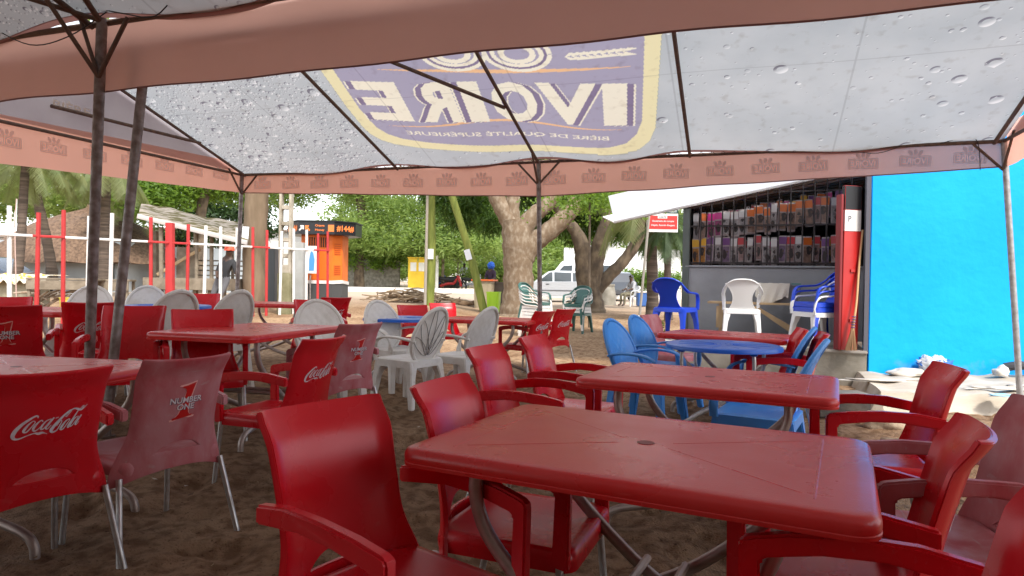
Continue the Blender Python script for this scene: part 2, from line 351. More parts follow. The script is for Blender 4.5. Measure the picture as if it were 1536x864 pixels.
# fallen leaves and grit
def litter(n, name, m, box, lo, hi, label):
    x = rng.uniform(box[0], box[1], n); y = box[2] + (box[3] - box[2]) * rng.random(n)
    V = np.zeros((n, 4, 3)); a = rng.random(n) * 6.28; s = rng.uniform(lo, hi, n)
    for k, (u, v) in enumerate(((-1, 0), (0, -.4), (1, 0), (0, .4))):
        V[:, k, 0] = x + s * (u * np.cos(a) - v * np.sin(a)); V[:, k, 1] = y + s * (u * np.sin(a) + v * np.cos(a))
        V[:, k, 2] = .020 + (0.004 if k == 0 else 0) + rng.random(n) * .006
    for i in range(n): V[i, :, 2] += gz(x[i], y[i])
    o = quads(name, V.reshape(-1, 3), np.arange(4 * n).reshape(-1, 4), m); tag(o, label, None, kind='stuff')
litter(900, 'fallen_leaves', mat('dry leaf', (.11, .06, .03), .8), (-6, 6, 2, 18), .008, .03, 'small dry brown leaves scattered on the sand')
litter(260, 'pale_litter', mat('pale scraps', (.5, .46, .4), .8), (-4, 8, 3, 20), .006, .018, 'pale scraps of paper and plaster scattered on the sand')

litter(90, 'bottle_caps', mat('rusty caps', (.35, .25, .12), .5, .4), (-4, 4, 1.8, 9), .010, .014, 'bottle caps trodden into the sand')
# ------------------------------------------------------------------ party tents
AX = R(-19.0)
uu = Vector((math.cos(AX), math.sin(AX), 0)); nn = Vector((-math.sin(AX), math.cos(AX), 0))
SL = R(18.2); TL, TW, ZE = 9.18, 4.47, 2.65
def drops_mat(badge, tr=.37):
    m = bpy.data.materials.new('white tarpaulin with printed drops'); m.use_nodes = True; n = m.node_tree.nodes; l = m.node_tree.links; b = n['Principled BSDF']
    b.inputs['Roughness'].default_value = .6
    tc = n.new('ShaderNodeTexCoord'); sp = n.new('ShaderNodeSeparateXYZ'); l.new(tc.outputs['Object'], sp.inputs[0])
    def M(op, a, b_=None, c=None):
        x = n.new('ShaderNodeMath'); x.operation = op
        for i, v in enumerate((a, b_, c)):
            if v is None: continue
            if isinstance(v, (int, float)): x.inputs[i].default_value = v
            else: l.new(v, x.inputs[i])
        return x.outputs[0]
    base = n.new('ShaderNodeTexNoise'); base.inputs['Scale'].default_value = 1.3; base.inputs['Detail'].default_value = 5; l.new(tc.outputs['Object'], base.inputs['Vector'])
    r = n.new('ShaderNodeValToRGB'); r.color_ramp.elements[0].position = .3; r.color_ramp.elements[1].position = .7
    r.color_ramp.elements[0].color = (.44, .475, .495, 1); r.color_ramp.elements[1].color = (.56, .585, .595, 1); l.new(base.outputs['Fac'], r.inputs[0])
    col = r.outputs[0]
    for sc, dens_l, dens_r, rmax in ((5.5, .62, .10, .42), (13, .85, .07, .42), (27, .85, .04, .42)):
        v = n.new('ShaderNodeTexVoronoi'); v.voronoi_dimensions = '2D'; v.inputs['Scale'].default_value = sc; l.new(tc.outputs['Object'], v.inputs['Vector'])
        sc_ = n.new('ShaderNodeSeparateColor'); l.new(v.outputs['Color'], sc_.inputs[0])
        sub = n.new('ShaderNodeVectorMath'); sub.operation = 'SUBTRACT'; l.new(tc.outputs['Object'], sub.inputs[0]); l.new(v.outputs['Position'], sub.inputs[1])
        s2 = n.new('ShaderNodeSeparateXYZ'); l.new(sub.outputs[0], s2.inputs[0])
        side = M('MULTIPLY', M('ADD', s2.outputs['Y'], M('MULTIPLY', s2.outputs['X'], -.6)), sc * 3)          # -1..1 across the drop
        rad = M('MULTIPLY_ADD', M('POWER', sc_.outputs[0], 1.4), rmax * .75, rmax * .2)
        ins = M('LESS_THAN', v.outputs['Distance'], rad)
        mr = n.new('ShaderNodeMapRange'); mr.inputs[1].default_value = 2.0; mr.inputs[2].default_value = 3.2; mr.inputs[3].default_value = dens_l; mr.inputs[4].default_value = dens_r
        l.new(sp.outputs['X'], mr.inputs[0])
        ex = M('LESS_THAN', sc_.outputs[1], mr.outputs[0])
        k = M('MULTIPLY', ins, ex)
        rim = M('MULTIPLY', k, M('GREATER_THAN', M('DIVIDE', v.outputs['Distance'], rad), .55))
        dark = M('MULTIPLY', rim, M('MAXIMUM', side, 0)); lite = M('MULTIPLY', k, M('MAXIMUM', M('MULTIPLY', side, -1), 0))
        mx = n.new('ShaderNodeMix'); mx.data_type = 'RGBA'; mx.inputs[7].default_value = (.14, .13, .17, 1)
        l.new(col, mx.inputs[6]); l.new(M('MINIMUM', M('MULTIPLY', dark, 1.3), .85), mx.inputs[0])
        m2 = n.new('ShaderNodeMix'); m2.data_type = 'RGBA'; m2.inputs[7].default_value = (.86, .86, .86, 1)
        l.new(mx.outputs[2], m2.inputs[6]); l.new(M('MINIMUM', M('MULTIPLY', lite, .9), .8), m2.inputs[0]); col = m2.outputs[2]
    pa = n.new('ShaderNodeAttribute'); pa.attribute_name = 'print'; sp2 = n.new('ShaderNodeTexNoise'); sp2.inputs['Scale'].default_value = 9; sp2.inputs['Detail'].default_value = 8; l.new(tc.outputs['Object'], sp2.inputs['Vector'])
    mp_ = n.new('ShaderNodeMix'); mp_.data_type = 'RGBA'; l.new(M('MULTIPLY', pa.outputs['Alpha'], .93 if badge else 0), mp_.inputs[0]); l.new(col, mp_.inputs[6]); l.new(pa.outputs['Color'], mp_.inputs[7])
    dirt = n.new('ShaderNodeMix'); dirt.data_type = 'RGBA'; dirt.blend_type = 'MULTIPLY'; dirt.inputs[7].default_value = (.55, .48, .42, 1); dr = n.new('ShaderNodeMapRange'); dr.inputs[1].default_value = .57; dr.inputs[2].default_value = .78; dr.inputs[4].default_value = .45
    l.new(sp2.outputs['Fac'], dr.inputs[0]); l.new(dr.outputs[0], dirt.inputs[0]); l.new(mp_.outputs[2], dirt.inputs[6]); col = dirt.outputs[2]
    fr_ = M('FRACT', M('DIVIDE', sp.outputs['X'], 1.53)); seam = M('LESS_THAN', fr_, .011); fy = M('LESS_THAN', M('FRACT', M('DIVIDE', M('ADD', sp.outputs['Y'], .4), 1.9)), .006); sm = M('MULTIPLY', M('MAXIMUM', seam, fy), .28)
    ms2 = n.new('ShaderNodeMix'); ms2.data_type = 'RGBA'; ms2.blend_type = 'MULTIPLY'; ms2.inputs[7].default_value = (.35, .33, .34, 1); l.new(sm, ms2.inputs[0]); l.new(col, ms2.inputs[6]); col = ms2.outputs[2]
    l.new(col, b.inputs['Base Color'])
    t = n.new('ShaderNodeBsdfTranslucent'); l.new(col, t.inputs[0]); ms = n.new('ShaderNodeMixShader'); ms.inputs[0].default_value = tr
    l.new(b.outputs[0], ms.inputs[1]); l.new(t.outputs[0], ms.inputs[2]); l.new(ms.outputs[0], n['Material Output'].inputs['Surface'])
    wv = n.new('ShaderNodeTexNoise'); wv.inputs['Scale'].default_value = 5; wv.inputs['Detail'].default_value = 4; l.new(tc.outputs['Object'], wv.inputs['Vector'])
    bp = n.new('ShaderNodeBump'); bp.inputs['Strength'].default_value = .18; bp.inputs['Distance'].default_value = .02; l.new(wv.outputs['Fac'], bp.inputs['Height']); l.new(bp.outputs[0], b.inputs['Normal'])
    return m
DROPS = drops_mat(False); DROPSB = drops_mat(True); DROPSA = drops_mat(False, .14)
RAFT = [0.06, 2.5, 4.42, 6.2, 9.1]
def sag(x, y):
    k = 0
    for a, b in zip(RAFT, RAFT[1:]):
        if a <= x <= b: k = math.sin(math.pi * (x - a) / (b - a)) ** 2
    return .045 * k * math.exp(-y * .6) + .006 * math.sin(x * 5 + y * 2) * math.exp(-y * 1.2)
def hem_y(x):                      # how far above the eave pipe the cloth edge is laced
    k = 0
    for i, (a, b) in enumerate(zip(RAFT, RAFT[1:])):
        if a <= x <= b:
            c = .5 + .5 * math.cos(2 * math.pi * (x - a) / (b - a))
            if i == 0 and x < (a + b) / 2: c *= .1
            if i == 3 and x > (a + b) / 2: c *= .3
            k = c
    return -.02 + .095 * k
def rmat(far=True):                # object rotation: local x along the eave, y up the slope, z towards the ground
    return (math.pi - SL, 0, 0) if far else (math.pi - SL, 0, math.pi)
RL = TW / 2 / math.cos(SL)
def make_tent(name, label, origin, ze, valn, near_tent=False):
    t = thing(name, label, 'tent', origin, AX, 'party tents')
    for far in (True, False):
        mb = MB()
        def fn(a, b):
            x = a * TL if far else TL - a * TL
            xx = a * TL; y0 = hem_y(xx) if far else 0
            y = y0 + (RL + .01 - y0) * b ** 1.3
            return (a * TL, y, sag(xx, y))
        mb.grid(fn, 96, 26)
        loc = (0, 0, ze) if far else (TL, -TW, ze)
        rf = mb.build('roof_cloth', DROPSA if near_tent else DROPS, t, loc, rmat(far))
        if far:
            h = MB(); h.grid(lambda a, b: (a * TL, hem_y(a * TL) - .045 + .05 * b, sag(a * TL, hem_y(a * TL)) + .003), 96, 1); h.build('hem', HEM, rf)
    # frame
    yf = -TW; zr = ze + TW / 2 * math.tan(SL)
    for y in (0, yf): MB().tube([(0, y, ze - .02), (TL, y, ze - .02)], .02).build('eave_pipe', RUST, t)
    MB().tube([(0, yf / 2, zr - .03), (TL, yf / 2, zr - .03)], .02).build('ridge_pipe', RUST, t)
    for x in (0, TL): MB().tube([(x, 0, ze - .02), (x, yf, ze - .02)], .018).build('end_pipe', RUST, t)
    dz = Vector((0, 0, -.035))
    for x in RAFT:
        for y in (0, yf): MB().tube([Vector((x, y, ze)) + dz, Vector((x, yf / 2, zr)) + dz], .019).build('rafter', RUST, t)
    return t, zr
orgB = uu * -6.778 + nn * 7.752
tentB, zrB = make_tent('party_tent', 'gable party tent with salmon valance and a beer badge printed on its roof', orgB, ZE, VAL)
iB = Matrix.Rotation(-AX, 4, 'Z') @ Matrix.Translation(-orgB)
# corner and middle braces at the roof
def beam(t, a, b, r=.016, name='brace', m=RUST): return MB().tube([a, b], r, 8).build(name, m, t)
def roofpt(x, s, dz=-.05): return Vector((x, -s * math.cos(SL), ZE + s * math.sin(SL) + dz))
beam(tentB, roofpt(4.40, 1.24), roofpt(3.4, 2.3), .02)
beam(tentB, roofpt(.12, .95), roofpt(.12, .95) + Vector((-.1, -1.9, -.0)), .02)
def leg(t, top, base, m=POLE, r=.032):
    top, base = Vector(top), Vector(base); d = base - top
    l = MB().tube([top, base], r, 14).build('leg', m, t)
    MB().tube([base + Vector((0, 0, -.02)), base + Vector((0, 0, .012))], r * 1.9, 14).build('foot_plate', RUST, l); return l
def gl(v):                       # ground height at a tent-local point
    p = orgB + uu * v[0] + nn * v[1]; return gz(p.x, p.y)
for x, off, m in ((0, -.10, POLE), (4.42, .07, POLE), (TL, .20, POLEL)):
    b = Vector((x + off, .02, 0)); b.z = gl(b); leg(tentB, (x, 0, ZE), b, m, .028)
    for s in (-1, 1):
        if 0 <= x + s * .25 <= TL + .01: beam(tentB, (x, .0, ZE - .30), (x + s * .26, .0, ZE - .03), .013)
    beam(tentB, (x, 0, ZE - .30), (x, -.26, ZE + .03), .013)
bp2 = iB @ onG(158, 656)
leg(tentB, (3.12, -TW + .02, ZE), (bp2.x, bp2.y, bp2.z), POLE, .03)
for x in (0, TL):
    b = Vector((x, -TW, 0)); b.z = gl(b); leg(tentB, (x, -TW, ZE), b)
# valances
def zbot(x): return (2.38 + (2.215 - 2.38) * x / 4.42) if x < 4.42 else (2.215 + (2.38 - 2.215) * (x - 4.42) / (TL - 4.42))
mb = MB(); mb.grid(lambda a, b: (a * TL, .025 + .012 * math.sin(a * 61) * (1 - b) + .01 * math.sin(a * 23), zbot(a * TL) * (1 - b) + (ZE + .005) * b + .003 * math.sin(a * 47) * (1 - b)), 140, 6)
vf = mb.build('valance', VAL, tentB)
MB().tube([(a / 70 * TL, .025 + .012 * math.sin(a / 70 * 61) + .01 * math.sin(a / 70 * 23), zbot(a / 70 * TL) + .003 * math.sin(a / 70 * 47)) for a in range(71)], .006, 6).build('hem', HEM, vf)
mb = MB(); mb.grid(lambda a, b: (-.025 + .012 * math.sin(a * 41) * (1 - b), -a * TW, (2.38 - .047 * a * TW) * (1 - b) + (ZE + .15 - .03 * a * TW) * b), 70, 5); vs_ = mb.build('valance', VAL, tentB)
mb = MB(); mb.grid(lambda a, b: (TL + .025 + .012 * math.sin(a * 41) * (1 - b), -a * TW, 2.38 * (1 - b) + (ZE + .14) * b), 70, 5); mb.build('valance', VAL, tentB)
for x in (-.03, TL + .03):
    g_ = MB(); g_.add([(x, -.02, ZE + .02), (x, -TW / 2, zrB + .01), (x, -TW + .02, ZE + .02)], [(0, 1, 2)]); g_.build('gable_cloth', GREYF, tentB)
# printed emblems on the valances, seen from the back so mirrored
def emblem_mesh():
    vs0, fs0 = text_fit('IVOIRE', .20, .052, .022); bm = bmesh.new()
    V = [bm.verts.new((-a, b, 0)) for a, b in vs0]
    for f in fs0:
        try: bm.faces.new([V[i] for i in f])
        except ValueError: pass
    bmesh.ops.remove_doubles(bm, verts=bm.verts, dist=1e-5)
    bound = [e for e in bm.edges if len(e.link_faces) == 1]
    bmesh.ops.delete(bm, geom=list(bm.faces), context='FACES_ONLY')
    bmesh.ops.delete(bm, geom=[e for e in bm.edges if e not in set(bound)], context='EDGES')
    for pts in (rrect(.25, .085, .01, 2), rrect(.235, .070, .006, 2), rrect(.228, .063, .006, 2)):
        r_ = [bm.verts.new((a, b, 0)) for a, b in pts]
        for k in range(len(r_)): bm.edges.new((r_[k], r_[(k + 1) % len(r_)]))
    for k in (-1, 0, 1):
        r_ = [bm.verts.new((k * .040 + .0175 * math.cos(t) + k * .010 * math.sin(t), .068 + .022 * math.sin(t) - abs(k) * .004, 0)) for t in np.linspace(0, 6.28, 13)[:-1]]
        for q_ in range(12): bm.edges.new((r_[q_], r_[(q_ + 1) % 12]))
    bmesh.ops.triangle_fill(bm, use_beauty=True, use_dissolve=False, edges=list(bm.edges), normal=(0, 0, 1))
    me = bpy.data.meshes.new('emblem'); bm.to_mesh(me); bm.free(); me.materials.append(EMB); return me
EM = emblem_mesh()
def vy(x): a = x / TL; return .025 + .01 * math.sin(a * 23)
for i in range(19):
    x = .35 + i * .475
    if x > TL - .2: break
    o = obj('emblem', EM, None, vf, (x, vy(x) - .022, (zbot(x) + ZE) / 2 - .03), (R(90), R(2.5 * math.sin(i * 5.3)), 0)); o.scale = (1.15, 1.3, 1)
for i in range(9):
    o = obj('emblem', EM, None, vs_, (-.005, -.4 - i * .47, ZE - .07 - .04 * (.4 + i * .47)), (R(90), 0, R(90))); o.scale = (1.15, 1.3, 1)
g_ = MB(); put_text(g_, 'BIÈRE', .42, .10, lambda a, b: (0.0, a, b), .01)
g_.build('printed_word', EMBL, tentB, (-.012, -2.55, ZE + .30))
# ---- beer badge printed into the far roof slope (colours of the cloth itself)
roofB = [c for c in bpy.data.objects if c.parent == tentB and c.name.startswith('roof_cloth')][0]
def print_badge(o):
    xs = np.concatenate([np.arange(0, 2.35, .1), np.arange(2.35, 6.2, .0095), np.arange(6.2, TL, .1), [TL]])
    ts = np.concatenate([np.linspace(0, .22, 10)[:-1], np.arange(.22, RL, .0095), [RL + .01]])
    nx, ny = len(xs), len(ts); P = np.zeros((ny, nx, 3)); hy = np.array([hem_y(x) for x in xs])
    for j, t in enumerate(ts):
        P[j, :, 0] = xs; P[j, :, 1] = t + hy * max(0, 1 - t / .22)
    for k, (a, b) in enumerate(zip(RAFT, RAFT[1:])):
        m_ = (P[..., 0] >= a) & (P[..., 0] <= b); q_ = np.sin(math.pi * (P[..., 0] - a) / (b - a)) ** 2
        P[..., 2][m_] = (.045 * q_ * np.exp(-P[..., 1] * .6))[m_]
    P[..., 2] += .006 * np.sin(P[..., 0] * 5 + P[..., 1] * 2) * np.exp(-P[..., 1] * 1.2)
    V = P.reshape(-1, 3); me = bpy.data.meshes.new('roof_cloth'); me.vertices.add(len(V)); me.vertices.foreach_set('co', V.astype(np.float32).ravel())
    ii = (np.arange(ny - 1)[:, None] * nx + np.arange(nx - 1)[None, :]).ravel(); q = np.stack([ii, ii + 1, ii + nx + 1, ii + nx], -1).astype(np.int32)
    me.loops.add(q.size); me.loops.foreach_set('vertex_index', q.ravel()); me.polygons.add(len(q)); me.polygons.foreach_set('loop_start', np.arange(0, q.size, 4, dtype=np.int32)); me.update(calc_edges=True); me.shade_smooth()
    ca, sa = math.cos(R(-8.5)), math.sin(R(-8.5)); dx, dy = V[:, 0] - 4.1, V[:, 1] - .9
    A, B = dx * ca + dy * sa, -dx * sa + dy * ca
    C_ = np.zeros((len(V), 4), np.float32)
    def tri(p0, p1, p2, col):
        x0, x1 = min(p0[0], p1[0], p2[0]), max(p0[0], p1[0], p2[0]); y0, y1 = min(p0[1], p1[1], p2[1]), max(p0[1], p1[1], p2[1])
        id_ = np.nonzero((A >= x0) & (A <= x1) & (B >= y0) & (B <= y1))[0]
        if not len(id_): return
        a, b = A[id_], B[id_]
        f = lambda u, v: (a - v[0]) * (u[1] - v[1]) - (u[0] - v[0]) * (b - v[1])
        d1, d2, d3 = f(p0, p1), f(p1, p2), f(p2, p0); ins = ((d1 >= 0) & (d2 >= 0) & (d3 >= 0)) | ((d1 <= 0) & (d2 <= 0) & (d3 <= 0))
        C_[id_[ins], :3] = col; C_[id_[ins], 3] = 1
    def poly(pts, fs, col):
        for f in fs:
            for k in range(1, len(f) - 1): tri(pts[f[0]], pts[f[k]], pts[f[k + 1]], col)
    def fan(pts, col):      # star shaped about its centre
        c = (.1, .4)
        for k in range(len(pts)): tri(c, pts[k], pts[(k + 1) % len(pts)], col)
    def ribbon(P_, wd, col):
        Q = []
        for i, p in enumerate(P_):
            a, b = P_[max(i - 1, 0)], P_[min(i + 1, len(P_) - 1)]; t = Vector((b[0] - a[0], b[1] - a[1])).normalized(); w2 = (wd[i] if isinstance(wd, list) else wd) / 2
            Q += [(p[0] - t.y * w2, p[1] + t.x * w2), (p[0] + t.y * w2, p[1] - t.x * w2)]
        for i in range(len(P_) - 1): tri(Q[2 * i], Q[2 * i + 1], Q[2 * i + 3], col); tri(Q[2 * i], Q[2 * i + 3], Q[2 * i + 2], col)
    yel, pur, dpu, cre, org = (.82, .74, .44), (.37, .34, .45), (.22, .17, .28), (.86, .80, .64), (.84, .50, .26)
    def bd(d, top):
        L_ = [(-1.58, top), (-1.58, .27), (-1.55, -.15), (-1.52, -.3), (-1.43, -.44), (-1.28, -.53), (-1.0, -.58), (-.07, -.63), (.8, -.62), (1.45, -.57), (1.65, -.48), (1.76, -.3), (1.81, -.03), (1.80, top)]
        return [(x - d * np.sign(x - .1) if abs(x - .1) > .9 else x - d * (x - .1) / .9, (y + d if y < 0 else y)) for x, y in L_]
    fan(bd(0, 1.5), yel); fan(bd(.145, 1.5), pur)
    ribbon([(-1.2 + 2.67 * t, -.10 + .13 * math.sin(math.pi * t) ** 3 + .04 * t) for t in np.linspace(0, 1, 60)], [.005 + .04 * math.sin(math.pi * i / 59) for i in range(60)], org)
    ribbon([(-.95 + 2.5 * t, .90 + .16 * abs(t - .5) ** 1.2 + .05 * t) for t in np.linspace(0, 1, 60)], [.005 + .055 * math.sin(math.pi * i / 59) for i in range(60)], org)
    for cx in (-.12, .50):
        for rr, w_, c in ((.27, .12, cre), (.27, .03, dpu), (.15, .06, cre)):
            ribbon([(cx + rr * math.cos(t), 1.20 + rr * .8 * math.sin(t)) for t in np.linspace(0, 2 * math.pi, 44)], w_, c)
    for k in range(9):
        for s_ in (-1, 1): ribbon([(.95 + k * .065, 1.17 + k * .008), (1.0 + k * .065, 1.17 + s_ * .035 + k * .008), (1.07 + k * .065, 1.17 + s_ * .04 + k * .008)], [.012, .045, .008], cre)
    def lt(dx_, dy_, g2, col, bold, sgn):
        for ch, x0, x1 in (('I', 1.26, 1.52), ('V', .60, 1.22), ('O', .10, .60), ('I', -.20, .03), ('R', -.74, -.27), ('E', -1.35, -.84)):
            d_ = dx_ if x0 > 0 else -dx_; w_, h_ = x1 - x0 - .02 + g2, .74 + g2
            if ch == 'I': p_ = [(-w_ / 2, -h_ / 2), (w_ / 2, -h_ / 2), (w_ / 2, h_ / 2), (-w_ / 2, h_ / 2)]; f_ = [(0, 1, 2, 3)]
            else: p_, f_ = text_fit(ch, w_, h_, bold)
            poly([(-a + (x0 + x1) / 2 + d_, b + .39 + dy_) for a, b in p_], f_, col)
    lt(.085, -.012, .0, cre, .02, 1); lt(.065, -.008, .0, dpu, .025, 1); lt(0, 0, 0, cre, .035, 1)
    p_, f_ = text_fit('BIÈRE DE QUALITÉ SUPÉRIEURE', 2.35, .115, .012); poly([(-a + .14, b - .23) for a, b in p_], f_, cre)
    at = me.color_attributes.new('print', 'FLOAT_COLOR', 'POINT'); at.data.foreach_set('color', C_.ravel())
    me.materials.append(DROPSB); o.data = me
print_badge(roofB)
# lacing of the roof cloth
pts = []
for i in range(150):
    x = .3 + i * .0585
    pts.append((x, (hem_y(x) if i % 2 else -.01), .03))
MB().tube(pts, .0035, 5).build('lacing', BLK, roofB)

# ---- the tent the camera stands under
orgA = uu * -6.5 + nn * 3.20
ZA = 2.80
tentA, zrA = make_tent('party_tent', 'nearer gable party tent whose brown valance crosses the top of the view', orgA, ZA, VALN, True)
iA = Matrix.Rotation(-AX, 4, 'Z') @ Matrix.Translation(-orgA)
mb = MB(); mb.grid(lambda a, b: (a * TL, .02 + .014 * math.sin(a * 53) * (1 - b) + .014 * math.sin(a * 17 + 1), (2.350 + .002 * math.sin(a * 39)) * (1 - b) + (ZA - .0) * b), 140, 6)
va = mb.build('valance', VALN, tentA)
MB().tube([(a / 70 * TL, .02 + .014 * math.sin(a / 70 * 53) + .014 * math.sin(a / 70 * 17 + 1), 2.350 + .002 * math.sin(a / 70 * 39)) for a in range(71)], .005, 6).build('hem', HEM, va)
for x in (-.02, TL + .02):
    mb = MB(); mb.grid(lambda a, b: (x, -a * TW, 2.38 * (1 - b) + (ZA + .1) * b), 40, 4); mb.build('valance', VALN, tentA)
    g_ = MB(); g_.add([(x, -.3, ZA + .1), (x, -TW / 2, zrA + .01), (x, -TW + .3, ZA + .1)], [(0, 1, 2)]); g_.build('gable_cloth', GREYF, tentA)
mb = MB(); mb.grid(lambda a, b: (a * TL, -TW - .02, 2.38 * (1 - b) + ZA * b), 60, 4); mb.build('valance', VALN, tentA)
pt = iA @ onY(157, 36, 4.28); bp1 = iA @ ong(133, 4.55)
xa = pt.x
leg(tentA, (xa, -.03, ZA), (bp1.x, bp1.y, bp1.z), POLE, .032)
for x in (0.02, TL): leg(tentA, (x, -.03, ZA), (x, -.03, gz(*(orgA + uu * x).xy)), POLE)
for x in (0.02, TL / 2, TL): leg(tentA, (x, -TW, ZA), (x, -TW, 0), POLE)
beam(tentA, (xa, -.05, ZA - .38), (xa + .24, -.05, ZA - .03), .014)
beam(tentA, (xa, -.05, ZA - .38), (xa - .10, -.34, ZA + .04), .014)
beam(tentA, (xa, -.05, ZA - .38), (xa - .17, -.05, ZA + .02), .012)
beam(tentA, (xa, -.05, ZA - .02), (xa - .55, -.55, ZA + .12), .016)
beam(tentA, (xa, -.05, ZA - .02), (xa + .3, -.60, ZA + .16), .018)
def wire(P, name='wire', parent=None, r=.004, m=BLK): return MB().tube(smoothpath(P), r, 5).build(name, m, parent)
wire([(xa - 1.0, -.06, ZA + .05), (xa - .6, -.06, ZA - .12), (xa - .25, -.06, ZA - .10), (xa + .1, -.07, ZA + .02)], parent=tentA)
wire([(xa - .05, -.08, ZA + .06), (xa + .25, -.08, ZA - .02), (xa + .5, -.08, ZA - .06), (xa + .7, -.08, ZA + .1)], parent=tentA)
wire([(xa + 1.2, -.06, ZA + .04), (xa + 1.35, -.06, ZA - .05), (xa + 1.6, -.06, ZA + .0)], parent=tentA)
wire([(TL - .55, -.03, ZE - .02), (TL - .3, -.03, ZE + .03), (TL - .22, -.03, ZE - .05), (TL - .2, -.03, ZE - .3)], parent=tentB)
wire([(TL - 1.35, -.03, ZE - .06), (TL - 1.1, -.03, ZE - .09), (TL - .9, -.03, ZE - .03)], parent=tentB)

# ------------------------------------------------------------------ red armchairs
def yb(z): return -.205 - .100 * (max(0, z - .42) / .41) ** 1.3 - .028 * ss(.74, .83, z)
def bw(z): return .184 + .062 * (1 - ss(.30, .54, z)) + .008 * ss(.6, .82, z)
def ysurf(x, z):
    k = abs(x) / .21; return yb(z) + .045 * min(k, 1.25) ** 2 + (.02 * ss(.86, 1.05, abs(x) / bw(z)))
COKE = [
 [(330,350,16),(325,322,22),(290,320,26),(220,370,34),(140,440,44),(70,530,56),(40,610,54),(50,655,42),(90,672,28),(140,660,20),(200,630,14),(270,602,14),(320,590,22),(360,600,40),(410,588,34),(450,598,14),(480,608,4)],
 [(270,395,12),(225,440,24),(175,520,36),(165,560,30),(200,568,20),(240,520,16),(285,450,14),(300,415,12),(285,395,12),(262,400,12)],
 [(400,410,20),(385,388,14),(350,410,20),(300,480,34),(285,535,32),(310,555,20),(350,525,12),(378,490,8)],
 [(515,372,10),(450,400,18),(400,470,28),(385,525,28),(420,525,16),(480,440,12),(520,375,12)],
 [(550,352,24),(500,430,26),(450,515,26),(480,530,14),(522,470,8)],
 [(572,366,12),(612,352,14)],
 [(730,350,12),(765,300,14),(795,260,12),(785,242,12),(745,270,22),(680,340,32),(600,440,42),(540,530,50),(532,572,42),(562,588,30),(612,560,18),(650,480,16),(668,430,14),(655,402,12),(630,440,10),(600,495,8)],
 [(735,350,8),(715,345,8),(745,295,10),(800,240,14),(850,224,22),(900,240,36),(950,250,28),(1000,212,18),(1042,168,4)],
 [(930,240,10),(960,200,12),(990,185,12),(960,235,8)],
 [(775,390,12),(730,420,22),(680,500,36),(662,550,30),(700,550,18),(750,470,14),(787,400,12),(768,390,12)],
 [(900,262,12),(880,300,20),(830,400,28),(775,500,30),(772,532,20),(805,515,10)],
 [(905,355,12),(860,390,16),(815,460,26),(800,510,24),(832,505,14),(890,420,12),(925,352,10)],
 [(965,335,22),(915,420,26),(880,488,24),(905,490,12),(938,440,8)]]
def rear(x, z, off=.0022): return (x, ysurf(x, z) - .008 - off, z)
def coke_mesh():
    m_ = MB(); sc = .235 / 1020
    for k, st in enumerate(COKE):
        P = smoothpath([Vector((a, -(b + .10 * a), w_)) for a, b, w_ in st], 3); vs = []
        for i, p in enumerate(P):
            t = P[min(i + 1, len(P) - 1)] - P[max(i - 1, 0)]; t = Vector((t.x, t.y)).normalized(); w2 = max(p.z, 9) / 2
            for s_ in (1, -1):
                x = (p.x - t.y * w2 * s_ - 530) * sc; y = (p.y + t.x * w2 * s_ + 470) * sc
                vs.append(rear(x, .635 + y, .0018 + .00025 * k))
        m_.add(vs, [(2 * i, 2 * i + 1, 2 * i + 3, 2 * i + 2) for i in range(len(P) - 1)])
    return m_.mesh('logo', smooth=False, mats=(WHT,))
ONE = [(780, 5), (762, 120), (738, 245), (722, 330), (718, 400), (735, 460), (760, 488), (812, 488), (800, 510), (500, 595), (492, 572), (545, 545), (585, 490), (605, 420), (640, 235), (652, 160), (645, 125), (605, 108), (556, 102), (575, 85), (650, 62), (720, 30)]
def number_mesh():
    m_ = MB(); sc = .19 / 600
    def q(a, b, off): return rear((a - 665) * sc * 1.12, .63 - (b + .17 * (a - 665) - 300) * sc, off)
    cx = sum(a for a, b in ONE) / len(ONE)
    m_.add([q(a, b, .0018) for a, b in ONE], [tuple(range(len(ONE)))], 1)
    m_.add([q(667 + (a - 667) * .80 + (12 if b < 120 else 0) - (6 if b > 500 else 0), 300 + (b - 300) * .93, .0024) for a, b in ONE], [tuple(range(len(ONE)))], 0)
    for word, w_, z0 in (('NUMBER', .145, .636), ('ONE', .078, .606)):
        put_text(m_, word, w_, .026, lambda a, b: rear(a + .004 + .003, z0 + b - .002, .0030), .03, 3)
        put_text(m_, word, w_, .026, lambda a, b: rear(a + .004, z0 + b, .0037), .02, 2)
    return m_.mesh('logo', smooth=False, mats=(LRED, PINK, WHT, NAVY))
LOGO = {'coke': coke_mesh(), 'one': number_mesh()}
